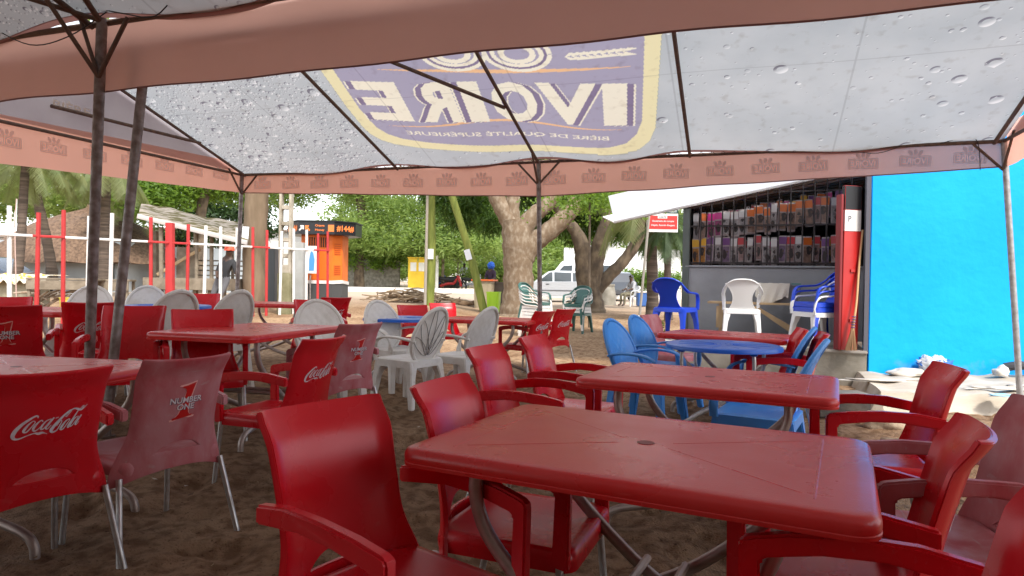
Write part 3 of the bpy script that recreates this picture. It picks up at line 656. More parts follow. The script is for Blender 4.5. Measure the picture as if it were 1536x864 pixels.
def build_red_chair(name, m, logo):
    t = thing(name, '', 'chair')
    # back shell with the half-moon slot
    mb = MB(); NX = 26; rows = []
    for part in (0, 1):
        def fn(a, b, part=part):
            s_ = a * 2 - 1; zl = .290 + .055 * (1 - abs(s_) ** 2.2)
            if part == 0:
                z = zl + (.416 - zl) * b
            else:
                x0 = s_ * bw(.46); k = max(0, 1 - (x0 / .085) ** 2); za = .416 + (.042 * math.sqrt(k) if k > 0 else 0)
                zt = .828 - .006 * (1 - s_ * s_); z = za + (zt - za) * b
            x = s_ * bw(z); return (x, ysurf(x, z), z)
        mb.grid(fn, NX, 4 if part == 0 else 16)
    bk = mb.build('backrest', m, t, solid=.016, merge=2e-4, angle=60, bevel=.003)
    lo = obj('logo', LOGO[logo], None, bk); ym = min(v.co.y - ysurf(v.co.x, v.co.z) for v in bk.data.vertices if abs(v.co.x) < .06 and abs(v.co.z - .63) < .06)
    lo.location.y = ym + .008 + .0002
    # seat
    def ring(w_, d, r, z, cy=.035): return [(x, y, z) for x, y in rrect(w_, d, r, 5, 0, cy)]
    mb = MB(); rings = [ring(.10, .12, .04, .418), ring(.28, .30, .07, .424), ring(.40, .39, .06, .437), ring(.44, .428, .05, .440), ring(.455, .444, .05, .432), ring(.465, .452, .05, .405), ring(.457, .446, .05, .375), ring(.447, .436, .05, .375), ring(.445, .434, .05, .410), ring(.2, .2, .05, .408)]
    mb.loft([[(x, y, z - .036) for x, y, z in r_] for r_ in rings]); mb.build('seat', m, t, angle=50)
    arm = [(-.215, .620), (-.10, .640), (.03, .642), (.15, .632), (.225, .618), (.243, .612), (.25, .600), (.247, .350), (.198, .360), (.205, .566), (.19, .575), (.08, .593), (-.04, .597), (-.215, .574)]
    for s_ in (-1, 1):
        mb = MB(); mb.extr(arm, 1, lambda a, b, d: (s_ * (.212 + .032 * d + .010 * math.sin(max(0, min(1, (a + .2) / .45)) * 3.14)), a, b))
        mb.build('armrest', m, t, bevel=.006, angle=50)
    for s_ in (-1, 1):
        MB().tube([(s_ * .228, -.178, .335), (s_ * .268, -.262, -.015)], .0125, 12).build('leg', ALU, t)
        MB().tube([(s_ * .222, .215, .365), (s_ * .238, .248, -.015)], .0125, 12).build('leg', ALU, t)
    return t
RC = {'coke': build_red_chair('armchair', RED, 'coke'), 'one': build_red_chair('armchair', RED, 'one'), 'fade': build_red_chair('armchair', FADE, 'one')}
def red_chair(kind, px, py, face, label, Y=None, dy=0):
    """px,py: middle of the backrest's top edge; face: compass of the sitter's gaze (0 = right, 90 = away)"""
    P = onG(px, py, .828) if Y is None else onY(px, 424, Y)
    d = Vector((math.cos(R(face)), math.sin(R(face)), 0)); o_ = Vector((P.x, P.y, 0)) + d * .30
    o_.z = gz(o_.x, o_.y) - .002
    return place(RC[kind], 'rc' + kind, o_, R(face - 90), label, 'red armchairs with metal legs')
RL_ = [
 ('coke', 481, 600, -38, 'big red armchair nearest the camera at the left end of the front table'),
 ('coke', 658, 567, -22, 'red armchair at the far left corner of the front table, behind the nearest red chair'),
 ('one', 724, 517, -25, 'red armchair with curved arm left of the second table, the nearer of the two there'),
 ('coke', 796, 502, -25, 'red armchair left of the second table, the farther of the two there'),
 ('coke', 86, 552, 148, 'dark red armchair in the near left corner with white cursive lettering on its back'),
 ('fade', 287, 533, 149, 'dusty faded red armchair, big red 1 and NUMBER ONE on its back, at left'),
 ('coke', 490, 508, 161, 'dark red armchair with white cursive lettering in front of the left middle table'),
 ('fade', 544, 488, 144, 'faded red armchair with a red 1 on its back right of the left middle table'),
 ('one', 8, 457, 118, 'dark red armchair with a red 1 at the left edge behind the near left table'),
 ('coke', 138, 452, 120, 'dark red armchair with white lettering behind the front tent pole'),
 ('one', 204, 469, -72, 'plain backed dark red armchair facing us just right of the leaning tent pole', 4.75),
 ('coke', 304, 460, -62, 'plain backed dark red armchair behind the far left edge of the left middle table'),
 ('one', 10, 444, -60, 'sliver of a red armchair at the left edge below the yellow cloth'),
 ('coke', 506, 447, 135, 'red armchair with lettering behind the white oval chair near the orange kiosk'),
 ('one', 468, 447, -60, 'red armchair half hidden behind the white oval chair, left of the lettered one'),
 ('coke', 618, 455, -68, 'red armchair with bare back behind the round blue table, left one of the pair'),
 ('one', 663, 453, -66, 'red armchair with bare back behind the round blue table, right one of the pair'),
 ('coke', 819, 466, 140, 'red armchair by the thin middle tent pole, nearer of the two seen from the side'),
 ('coke', 851, 463, 138, 'red armchair by the thin middle tent pole, farther of the two seen sideways'),
 ('fade', 972, 471, -40, 'faded pinkish red armchair behind the two light blue chairs'),
 ('one', 1204, 492, 165, 'red armchair right of the far porch table, nearer the porch'),
 ('one', 1236, 498, 160, 'red armchair right of the far porch table between two light blue chairs'),
 ('one', 1428, 547, 164, 'red armchair standing alone in front of the blue wall at the right'),
 ('fade', 1580, 604, 168, 'faded red armchair at the right edge facing the front table'),
 ('coke', 1462, 636, 152, 'red armchair at the right end of the front table, white lettering on its back'),
 ('one', 1650, 750, 160, 'dark red armchair in the bottom right corner, cut by the frame'),
 ('one', 305, 439, -70, 'small far red armchair beside the leaning man in the red cap'),
]
for a in RL_: red_chair(*a)

# ------------------------------------------------------------------ moulded plastic chairs
def build_oval_chair(name, m, style):
    t = thing(name, '', 'chair')
    A, B, zc = .215, .265, .645
    def yo(x, z): return -.195 - .36 * (z - .42) + .03 * (x / .2) ** 2
    def panel(a, b):
        r = b; th = a * 2 * math.pi; x = A * .93 * r * math.sin(th); z = zc + B * .93 * r * math.cos(th)
        q_ = .006 * abs(math.sin((x + z * .8) * 38)) * abs(math.sin((x - z * .8) * 38)) if style == 'quilt' else 0
        return (x, yo(x, z) + q_, z)
    mb = MB(); mb.grid(panel, 48, 12); bk = mb.build('backrest', m, t, solid=.010, merge=1e-3, angle=50)
    rim = [(A * math.sin(k / 40 * 2 * math.pi), yo(A * math.sin(k / 40 * 2 * math.pi), zc + B * math.cos(k / 40 * 2 * math.pi)), zc + B * math.cos(k / 40 * 2 * math.pi)) for k in range(41)]
    MB().tube(rim, .019, 8, cap=False).build('rim', m, bk, merge=1e-4)
    if style == 'leaf':
        L = MB()
        for k, an in enumerate((-48, -26, -5, 16, 38)):
            c_, s_ = math.sin(R(an)), math.cos(R(an)); ln = (.27, .38, .43, .38, .27)[k]; P = []
            for i in range(25):
                u_ = i / 24 * 2 * math.pi; rr = ln * (.5 - .5 * math.cos(u_)) * .98 + .02; ww = .036 * math.sin(u_)
                x = rr * c_ + ww * s_; z = .455 + rr * s_ - ww * c_; P.append((x, yo(x, z) - .008, z))
            L.tube(P, .0024, 5)
            for s2 in ():
                P = [(.1 * ln * c_ + k_ * ln * .5 * c_, 0, .455 + (.1 + k_ * .5) * ln * s_) for k_ in (0, .5, 1)]; L.tube([(p[0], yo(p[0], p[2]) - .007, p[2]) for p in P], .006, 5)
        L.build('leaf_relief', mat('grey leaf outline', (.20, .18, .17), .7), bk)  # thin darker grey outlines trace the leaf shapes
    def ring(w_, d, r, z): return [(x, y, z) for x, y in rrect(w_, d, r, 5, 0, 0)]
    mb = MB(); mb.loft([ring(.1, .1, .03, .418), ring(.36, .36, .06, .425), ring(.43, .43, .05, .435), ring(.46, .46, .05, .425), ring(.465, .465, .05, .36), ring(.455, .455, .05, .36), ring(.45, .45, .05, .412), ring(.2, .2, .05, .410)])
    mb.build('seat', m, t, angle=50)
    for sx in (-1, 1):
        for sy in (-1, 1):
            mb = MB(); top = (sx * .205, sy * .205); bot = (sx * .235, sy * .255)
            def L_(c, w_, z): return [(c[0] - sx * w_ if i in (1, 2) else c[0] + sx * .02, c[1] + sy * .02 if i < 2 else c[1] - sy * w_, z) for i in range(4)]
            mb.loft([L_(top, .085, .42), L_((top[0] * .6 + bot[0] * .4, top[1] * .6 + bot[1] * .4), .045, .26), L_(bot, .03, -.01)])
            mb.build('leg', m, t, bevel=.008, angle=50)
        sec = [(a, b) for a, b in rrect(.055, .022, .009, 2)]
        P = smoothpath([(sx * .19, -.25, .60), (sx * .235, -.17, .625), (sx * .262, -.04, .64), (sx * .265, .10, .63), (sx * .255, .19, .585), (sx * .238, .215, .50), (sx * .225, .215, .41)], 5)
        MB().sweep(P, sec).build('armrest', m, t, angle=60)
    return t
def build_arch_chair(name, m, lattice=True):
    t = thing(name, '', 'chair')
    sec = rrect(.05, .022, .009, 2)
    def yo(x, z): return -.20 - .30 * (z - .42) + .35 * x * x
    half = [(.222, .225, .40), (.228, .215, .54), (.236, .16, .612), (.240, .02, .628), (.238, -.12, .64), (.225, -.22, .69), (.18, -.28, .765), (.10, -.315, .812), (0, -.322, .822)]
    P = smoothpath(half + [(-x, y, z) for x, y, z in half[-2::-1]], 4)
    MB().sweep(P, sec).build('armrest', m, t, angle=60)
    def pan(a, b):
        s_ = a * 2 - 1; z = .43 + .385 * b; w_ = .115 + .07 * (2 * b - .9) ** 2 + .02 * b; x = s_ * w_
        z -= .05 * b * s_ * s_ ; return (x, yo(x, z) + .004 * (1 if (int(a * 24) + int(b * 24)) % 2 else 0) * (1 if 0 < a < 1 and 0 < b < 1 else 0), z)
    MB().grid(pan, 24, 24).build('backrest', m, t, solid=.011, angle=40)
    def ring(w_, d, r, z): return [(x, y, z) for x, y in rrect(w_, d, r, 5, 0, 0)]
    MB().loft([ring(.1, .1, .03, .412), ring(.36, .36, .06, .418), ring(.43, .43, .05, .430), ring(.46, .46, .05, .422), ring(.465, .465, .05, .37), ring(.455, .455, .05, .37), ring(.45, .45, .05, .405), ring(.2, .2, .05, .404)]).build('seat', m, t, angle=50)
    for sx in (-1, 1):
        for sy in (-1, 1):
            top = (sx * .205, sy * .20); bot = (sx * (.232), sy * .255 + (-.02 if sy < 0 else 0)); mb = MB()
            def L_(c, w_, z): return [(c[0] - sx * w_ if i in (1, 2) else c[0] + sx * .018, c[1] + sy * .018 if i < 2 else c[1] - sy * w_, z) for i in range(4)]
            mb.loft([L_(top, .08, .42), L_((top[0] * .6 + bot[0] * .4, top[1] * .6 + bot[1] * .4), .042, .26), L_(bot, .028, -.01)])
            mb.build('leg', m, t, bevel=.007, angle=50)
    return t
OC = {'w': build_oval_chair('garden_chair', WPL, 'quilt'), 'wl': build_oval_chair('garden_chair', WPL, 'leaf'), 'b': build_oval_chair('garden_chair', LBL, 'quilt')}
def oval_chair(kind, px, py, face, label):
    P = onG(px, py, .85 if kind == 'b' else .91); d = Vector((math.cos(R(face)), math.sin(R(face)), 0)); o_ = Vector((P.x, P.y, 0)) + d * .37; o_.z = gz(o_.x, o_.y)
    if kind == 'b': OC[kind].scale = (1, 1, .935)
    return place(OC[kind], 'oc' + kind, o_, R(face - 90), label, 'light blue moulded chairs' if kind == 'b' else 'white moulded chairs with oval backs')
for a in [
 ('w', 140, 430, -74, 'white oval backed plastic chair at the far left behind the front tent pole'),
 ('w', 222, 430, -66, 'white oval backed plastic chair behind the far round blue table at left'),
 ('w', 272, 437, 148, 'white oval backed plastic chair tilted right, in front of the far blue table'),
 ('w', 362, 437, 152, 'white oval backed plastic chair near the leaning man and the tree trunk with a notice'),
 ('w', 474, 447, -56, 'white oval backed plastic chair at the far end of the left middle table'),
 ('w', 565, 448, -44, 'white oval backed plastic chair left of the round blue table, farthest of that group'),
 ('wl', 660, 463, 146, 'dirty white plastic chair with long leaf shapes on its oval back'),
 ('w', 738, 462, 146, 'white plastic chair with quilted oval back right of the leaf patterned one'),
 ('b', 914, 480, -38, 'light blue plastic chair at the left of the oval blue table, leftmost'),
 ('b', 950, 474, -38, 'light blue plastic chair at the left of the oval blue table, right beside the leftmost'),
 ('b', 1222, 493, 150, 'light blue plastic chair at the right of the oval blue table, farther one'),
 ('b', 1240, 512, 150, 'light blue plastic chair at the right of the oval blue table, nearer one'),
]: oval_chair(*a)

# ------------------------------------------------------------------ tables
def curved_legs(t, L, W, m, top=.69, r=.019):
    for sy in (-1, 1):
        y = sy * (W / 2 - .12)
        for sx in (-1, 1):
            yy = y + sx * .03
            P = smoothpath([(sx * (L / 2 - .2), yy, top), (sx * (L / 2 - .2), yy, .58), (sx * (L / 2 - .27), yy, .46), (sx * .06, yy, .26), (-sx * .16, yy, .15), (-sx * (L / 2 - .20), yy, .09), (-sx * (L / 2 - .14), yy, .045), (-sx * (L / 2 - .13), yy, -.02)], 6)
            MB().tube(P, r, 12).build('leg', m, t)
    for sx in (-1, 1): MB().tube([(sx * .06, -(W / 2 - .12), .285), (sx * .06, W / 2 - .12, .285)], r * .7, 8).build('crossbar', m, t)
def build_rect_table(name, m, legm):
    L, W = 1.13, .79; t = thing(name, '', 'table'); mb = MB()
    def ring(i, z, r=.06): return [(x, y, z) for x, y in rrect(L - 2 * i, W - 2 * i, max(.012, r - i * .6), 6)]
    mb.loft([ring(.37, .7195, .06), ring(.12, .7195), ring(.045, .7195), ring(.018, .7188), ring(.007, .714), ring(.001, .704), ring(.0, .692), ring(.002, .684), ring(.0, .682), ring(.001, .673), ring(.008, .671), ring(.012, .700), ring(.3, .702)])
    tp = mb.build('tabletop', m, t, angle=40)
    r_ = MB(); sec = [(-.006, -.0022), (-.002, .0007), (.002, .0007), (.006, -.0022)]
    def ridge(a, b): r_.sweep([(a[0], a[1], .7195), (b[0], b[1], .7195)], sec)
    for sx in (-1, 1):
        ridge((sx * (L / 2 - .125), -(W / 2 - .09)), (sx * (L / 2 - .125), W / 2 - .09))
        for sy in (-1, 1):
            ridge((sx * .07, sy * .03), (sx * (L / 2 - .15), sy * (W / 2 - .12)))
    r_.build('ridges', m, tp)
    MB().tube([(.0, 0, .7197), (0, 0, .7208)], .024, 20).build('umbrella_hole_cover', mat('dark red cap', (.22, .012, .012), .5), tp)
    curved_legs(t, L, W, legm); return t
def build_round_table(name, m, legm, rx=.43, ry=.43):
    t = thing(name, '', 'table'); mb = MB()
    def ring(k, z): return [((rx - k) * math.cos(i / 40 * 2 * math.pi), (ry - k) * math.sin(i / 40 * 2 * math.pi), z) for i in range(40)]
    mb.loft([ring(.40, .718), ring(.06, .7195), ring(.02, .7195), ring(.005, .713), ring(0, .70), ring(.001, .685), ring(.012, .685), ring(.02, .705), ring(.3, .705)])
    tp = mb.build('tabletop', m, t, angle=45)
    r_ = MB()
    for k in range(12):
        a = k / 12 * 2 * math.pi; r_.sweep([(.07 * math.cos(a), .07 * math.sin(a), .719), ((rx - .09) * math.cos(a), (ry - .09) * math.sin(a), .7195)], [(-.005, -.002), (-.002, .002), (.002, .002), (.005, -.002)])
    r_.build('ridges', m, tp)
    for sx in (-1, 1):
        for sy in (-1, 1): MB().tube(smoothpath([(sx * .26, sy * .2, .69), (sx * .25, sy * .19, .5), (sx * .12, sy * .12, .34), (-sx * .12, sy * .14, .2), (-sx * .30, sy * .24, .08), (-sx * .33, sy * .26, -.01)], 6), .014, 10).build('leg', legm, t)
    for a in range(4): MB().box((.26 * (1 if a % 2 else -1), .2 * (1 if a > 1 else -1), .68), (.05, .05, .04)).build('leg_socket', m, t, bevel=.006)
    return t
RT = build_rect_table('rectangular_table', REDT, DTUBE)
def red_table(x, y, a, label, dz=0): return place(RT, 'rt', Vector((x, y, gz(x, y) + dz)), R(a), label, 'red rectangular tables')
c1 = sum((onz(*p, .72) for p in ((604, 669), (1338, 777), (1284, 660), (790, 604))), Vector()) / 4
red_table(c1.x, c1.y, -26.5, 'large red plastic table in the foreground with curved metal legs')
c2 = sum((onz(*p, .72) for p in ((888, 569), (1234, 600), (1230, 561), (946, 541))), Vector()) / 4
red_table(c2.x, c2.y, -26, 'red plastic table in front of the light blue chairs, second from the camera')
red_table(2.02, 6.2, -34, 'red plastic table just in front of the porch behind the oval blue table')
t6 = red_table(-1.81, 4.66, 75, 'red plastic table in the left middle ground with chairs at both sides')
red_table(-2.30, 3.10, -11, 'dark red plastic table at the left edge between the lettered chairs')
p8 = onY(735, 470, 8.1); red_table(p8.x, p8.y, -17, 'far red plastic table behind the white chairs, left of the middle tent pole')
p = onG(60, 463, .72); red_table(p.x, p.y, -10, 'far red plastic table at the left edge of the square')
p = onG(415, 454, .72); red_table(p.x, p.y, -8, 'far red plastic table between the tree trunk and the orange kiosk')
BT = build_round_table('round_table', TBL, ALU)
for k, (p, a, lab) in enumerate(((onG(1085, 516, .72), -30, 'oval looking round blue table among the light blue chairs'), (onG(602, 476, .72), 10, 'round blue table beside the leaf patterned white chair'), (ong(254, 7.3), 0, 'far round blue table at the left among white chairs'))):
    place(BT, 'bt', Vector((p.x, p.y, gz(p.x, p.y))), R(a), lab, 'round blue tables')

# ------------------------------------------------------------------ shop building with porch on the right
UW = Vector((-.92, .39, 0)).normalized(); NW = Vector((UW.y, -UW.x, 0))      # along the shop front to the left / into the building
NW = -NW if NW.y < 0 else NW
CN = Vector((4.2, 7.9, 0))                                                    # street corner of the porch
def bpnt(a, b, z=0): return CN + UW * a + NW * b + Vector((0, 0, z))          # a metres left of the corner, b metres into the building
ZF = .42
bld = thing('shop_building', 'grey and cyan blue shop building with porch, grille and white awning', 'building', CN)
LOCB = Matrix.Translation(-CN)
def bmesh_box(mb, a0, a1, b0, b1, z0, z1, mi=0):
    vs = [LOCB @ bpnt(a, b, z) for a in (a0, a1) for b in (b0, b1) for z in (z0, z1)]
    mb.add(vs, [(0, 1, 3, 2), (4, 6, 7, 5), (0, 4, 5, 1), (2, 3, 7, 6), (0, 2, 6, 4), (1, 5, 7, 3)], mi)
mb = MB(); bmesh_box(mb, -.02, 2.42, 0, 2.2, -.2, ZF); pl = mb.build('porch_floor', CONC, bld, bevel=.012)
mb = MB(); bmesh_box(mb, -.03, 2.44, -.02, .3, ZF - .035, ZF + .004); mb.build('porch_edge', mat('pale worn cement', (.5, .47, .43), .8, col2=(.3, .27, .23), nscale=4, namt=.7), bld, bevel=.01)
# grille wall: from px 1010 to px 1262
gA, gB = LOCB @ Vector((2.67, 10.2, 0)), LOCB @ Vector((4.78, 9.35, 0))
gd = (gB - gA).normalized(); gn = Vector((-gd.y, gd.x, 0)); GL_ = (gB - gA).length
def gw(a, b, z): return gA + gd * a + gn * b + Vector((0, 0, z))
def gbox(mb, a0, a1, b0, b1, z0, z1, mi=0):
    mb.add([gw(a, b, z) for a in (a0, a1) for b in (b0, b1) for z in (z0, z1)], [(0, 1, 3, 2), (4, 6, 7, 5), (0, 4, 5, 1), (2, 3, 7, 6), (0, 2, 6, 4), (1, 5, 7, 3)], mi)
mb = MB(); gbox(mb, 0, GL_ + .5, 0, .15, ZF, 1.44); mb.build('low_wall', GREYW, bld, bevel=.008)
mb = MB(); gbox(mb, -.03, GL_ + .3, -.025, .17, 1.442, 1.475); mb.build('window_sill', GREYW, bld, bevel=.008)
def gtop(a): return 2.30 + (2.80 - 2.30) * a / GL_
mb = MB(); n_ = int(GL_ / .158)
for k in range(n_ + 1):
    a = .03 + k * .158; mb.add([gw(a + x, .05 + y, z) for x in (-.009, .009) for y in (-.009, .009) for z in (1.475, gtop(a) + .05)], [(0, 1, 3, 2), (4, 6, 7, 5), (0, 4, 5, 1), (2, 3, 7, 6), (0, 2, 6, 4), (1, 5, 7, 3)])
for z in (1.50, 2.06): gbox(mb, 0, GL_ + .1, .062, .078, z, z + .025)
gbox(mb, 1.2, GL_ + .1, .062, .078, 2.55, 2.57)
mb.build('window_grille', mat('dark iron grille', (.02, .014, .014), .5), bld)
mb = MB(); gbox(mb, -.07, .03, -.02, .16, ZF, 2.35); mb.build('corner_post', mat('grey green post', (.10, .12, .11), .6), bld, bevel=.005)
# dark room behind the grille
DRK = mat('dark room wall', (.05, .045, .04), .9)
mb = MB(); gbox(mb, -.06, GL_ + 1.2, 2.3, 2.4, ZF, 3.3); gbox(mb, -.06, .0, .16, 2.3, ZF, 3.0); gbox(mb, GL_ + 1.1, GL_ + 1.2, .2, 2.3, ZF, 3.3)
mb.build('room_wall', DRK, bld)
mb = MB(); mb.add([gw(-.1, .17, 2.42), gw(GL_ + 1.2, .17, 3.02), gw(GL_ + 1.2, 2.4, 3.05), gw(-.1, 2.4, 2.5)], [(0, 1, 2, 3)]); mb.build('ceiling', mat('brown ceiling', (.36, .28, .21), .9), bld, solid=.04)  # ceiling and battens coloured paler for daylight entering through roof gaps
for k in range(5):
    b_ = .35 + k * .38; P = [gw(-.05, b_, 2.38 + .01 * k), gw(GL_ + .5, b_, 2.86 + .01 * k)]
    MB().sweep(P, [(-.03, -.02), (.03, -.02), (.03, .02), (-.03, .02)]).build('ceiling_beam', mat('lightened roof batten', (.75, .68, .60), .8), bld)
# blue wall
BA, BB = Vector((0, 0, 0)), Vector((4.6, -.12, 0)); bd_ = (BB - BA).normalized(); bn = Vector((-bd_.y, bd_.x, 0))
mb = MB()
def bw2(a, b, z): return BA + bd_ * a + bn * b + Vector((0, 0, z))
bn = Vector((.46, .9, 0))
vs = [bw2(a, b, z) for a in (0, 4.6) for b in (0, 5.0) for z in (-.1, 3.6)]
mb.add(vs, [(0, 1, 3, 2), (4, 6, 7, 5), (0, 4, 5, 1), (2, 3, 7, 6), (0, 2, 6, 4), (1, 5, 7, 3)])
mb.build('blue_wall', BLUEW, bld, bevel=.012, loc=(.035, 0, 0))
mb = MB(); mb.add([bw2(a, b, z) for a in (-.02, .033) for b in (.01, 1.6) for z in (ZF, 3.0)], [(0, 1, 3, 2), (4, 6, 7, 5), (0, 4, 5, 1), (2, 3, 7, 6), (0, 2, 6, 4), (1, 5, 7, 3)])
mb.build('side_wall', mat('dark grey side wall', (.09, .09, .11), .8), bld)
# awning
AWN = mat('white awning sheet', (.92, .92, .93), .5, transl=.78, col2=(.8, .82, .85), nscale=2, namt=.4)
q_ = [Vector(v) - CN for v in ((1.6, 10.55, 2.16), (4.55, 9.35, 2.79), (4.45, 7.7, 3.02), (1.22, 8.6, 2.30))]
mb = MB()
def awn(a, b):
    p = (q_[0] * (1 - a) + q_[1] * a) * (1 - b) + (q_[3] * (1 - a) + q_[2] * a) * b; return p + Vector((0, 0, .010 * math.sin(b * 2 * math.pi * 14)))
mb.grid(awn, 8, 168); aw = mb.build('awning', AWN, bld, solid=.004, angle=60)
MB().sweep([q_[0] + Vector((0, .02, 0)), q_[1] + Vector((0, .02, 0))], rrect(.05, .07, .01, 2)).build('awning_edge', WPAINT, bld)
mb = MB(); mb.add([q_[0] + Vector((0, .1, 0)), q_[1] + Vector((0, .1, .05)), Vector((4.6 + .3, 13.0, 3.3)) - CN, Vector((1.9, 14.2, 2.6)) - CN], [(0, 1, 2, 3)]); mb.build('roof_sheet', WPAINT, bld, solid=.02)
# goods behind the grille
PK = {}
def pk_mesh(top, mid, face):
    mb = MB(); w_, h_, d_ = .105, .43, .035
    def bx(x0, x1, z0, z1, y, mi): mb.add([(x0, y, z0), (x1, y, z0), (x1, y, z1), (x0, y, z1)], [(0, 1, 2, 3)], mi)
    mb.loft([[(x, y * .3, -.01) for x, y in rrect(w_ * .9, d_, .01, 2)], [(x, y, -.03) for x, y in rrect(w_, d_, .012, 2)], [(x, y, -h_ + .02) for x, y in rrect(w_, d_, .012, 2)], [(x, y * .4, -h_) for x, y in rrect(w_ * .95, d_, .01, 2)]], mi=0)
    y = -d_ / 2 - .001
    bx(-w_ / 2 + .004, w_ / 2 - .004, -.14, -.03, y, 1); bx(-w_ / 2 + .01, w_ / 2 - .01, -h_ + .03, -.16, y, 2)
    k = rng.uniform(-.04, .04); st = rng.integers(0, 3); o1, o2 = rng.uniform(-.02, .02, 2)
    for cz, r_, mi, ox, el in (((-.23 + k, .034, 3, o1, 1.9), (-.22 + k, .014, 4, o1 + .012, 1.5)) if st == 0 else ((-.19 + k, .020, 3, o1, 1.3), (-.32, .030, 3, o2, 2.0), (-.30, .012, 4, o2 - .012, 1.4)) if st == 1 else ((-.28, .024, 3, o1, 3.2), (-.24, .012, 4, -o1, 1.4))):
        pts = [(r_ * math.cos(t) * (1 + .25 * math.sin(3 * t + k * 90)) + ox, y - .0008 * (mi - 1), cz + r_ * el * math.sin(t)) for t in np.linspace(0, 6.28, 15)[:-1]]; mb.add(pts, [tuple(range(14))[::-1]], mi)
    for z in (-.27, -.285): bx(-.035, .03, z - .004, z, y - .001, 3)
    return mb.mesh('packet', smooth=False, mats=(mat('clear film', (.28, .24, .24), .25), top, mid, mat('black hair', (.015, .01, .01), .4), SKIN))
cols = {'orange': (.62, .14, .02), 'magenta': (.55, .02, .22), 'purple': (.14, .04, .18), 'red': (.45, .03, .04), 'white': (.6, .58, .58), 'yellow': (.7, .38, .03)}
mid = {'orange': (.50, .30, .22), 'magenta': (.5, .05, .25), 'purple': (.30, .18, .32), 'red': (.50, .30, .28), 'white': (.55, .50, .50), 'yellow': (.75, .30, .03)}
for k in cols: PK[k] = [pk_mesh(mat(k + ' packet print', tuple(c * .8 for c in cols[k]), .35), mat(k + ' packet face', tuple(c * .45 for c in mid[k]), .35, col2=tuple(c * .2 for c in mid[k]), nscale=26, namt=.9), 0) for _ in range(4)]
rowc = [['white', 'orange', 'magenta', 'magenta', 'white', 'white', 'white', 'orange', 'orange', 'orange', 'white', 'orange', 'orange', 'orange', 'orange', 'red', 'orange', 'white', 'purple'],
        ['yellow', 'yellow', 'purple', 'white', 'purple', 'white', 'red', 'white', 'red', 'white', 'white', 'purple', 'red', 'white', 'orange', 'red', 'purple', 'red', 'red']]
for r_ in range(4):
    cnt = 19
    for k in range(cnt):
        a = .10 + k * (GL_ - .12) / cnt + rng.uniform(-.01, .01); z = (2.26, 1.93, 2.12, 1.90)[r_] + rng.uniform(-.035, .03)
        b_ = (.13, .13, .30, .28)[r_]
        if r_ == 0: z += .26 * a / GL_
        if r_ >= 2: a += .055
        if r_ == 2: z += .14 + .36 * a / GL_
        kc = rowc[r_ % 2][k % 19] if r_ < 2 else rng.choice(list(cols))
        if r_ == 2 and k < 2: continue
        o = obj('hair_packet', PK[kc][int(rng.integers(0, 4))]); p = CN + gw(a, b_, z); o.location = p; o.rotation_euler = (rng.uniform(-.03, .03), rng.uniform(-.05, .05), math.atan2(gd.y, gd.x) + rng.uniform(-.35, .35)); o.scale = (rng.uniform(.8, 1.25), 1, rng.uniform(.88, 1.06))
        row = ('in the front upper row', 'in the front lower row', 'in the back upper row', 'in the back lower row')[r_]
        tag(o, '%s hair packet hanging behind the dark grille %s' % (kc, row), 'packet', '%s packets %s' % (kc, row))
# painted door leaf
dd = Vector((4.05, 8.02, ZF + .005)); door = thing('open_door', 'narrow open door leaf painted black, white and red at the porch corner', 'door', dd, R(12))
mb = MB(); Wd = .23
for z0, z1, mi in ((0, 1.42, 0), (1.42, 1.68, 1), (1.68, 1.97, 2)):
    mb.add([(x + (.02 * z / 2), y, z) for x in (-Wd / 2, Wd / 2) for y in (-.03, .03) for z in (z0, z1 - .001)], [(0, 1, 3, 2), (4, 6, 7, 5), (0, 4, 5, 1), (2, 3, 7, 6), (0, 2, 6, 4), (1, 5, 7, 3)], mi)
lf = mb.build('leaf', (mat('glossy red door paint', (.50, .02, .018), .3, col2=(.35, .015, .015), nscale=3, namt=.5), WPAINT, BLK), door, bevel=.004)
mb = MB(); mb.box((-Wd / 2 - .022, .01, .93), (.035, .09, 1.86)); mb.build('door_post', mat('dark red post', (.22, .012, .015), .5), door, bevel=.004)
mb = MB()
for z in (.35, .95): mb.box((.02, -.036, z), (.06, .02, .035))
mb.build('hinge', mat('glossy red door paint', (.5, .02, .018)), door)
g_ = MB(); put_text(g_, 'P', .04, .07, lambda a, b: (a - .03, -.0322, 1.57 + b), .0); g_.build('painted_letter', NAVY, lf)
# broom
bt, bb = onY(1294, 345, 8.02) , Vector((0, 0, 0)); bb = onY(1276, 520, 7.86); bb.z = ZF + .01
br = thing('broom', 'straw broom with wooden handle leaning against the red door', 'broom', bb)
T_ = bt - bb; MB().tube(smoothpath([T_ * .16, T_ * .4 + Vector((.012, 0, 0)), T_ * .7, T_]), .013, 8).build('handle', mat('bare handle wood', (.62, .40, .20), .5), br)
mb = MB(); fw_ = Vector((1, .2, 0)).normalized()
for k in range(60):
    u_ = rng.uniform(-1, 1); v_ = rng.uniform(-1, 1)
    mb.tube([T_ * .26 + fw_ * u_ * .008, T_ * .13 + fw_ * u_ * .03 + Vector((0, v_ * .015, 0)), Vector((0, v_ * .03, .0)) + fw_ * u_ * .075], .0035, 4)
mb.build('bristles', mat('broom straw', (.35, .20, .10), .8), br)
mb = MB()
for k in range(5): mb.tube([T_ * (.19 + k * .022) + Vector((.022 * math.cos(t), .022 * math.sin(t), 0)) for t in np.linspace(0, 6.28, 12)], .006, 5)
mb.build('binding', mat('purple cord', (.16, .08, .22), .6), br)

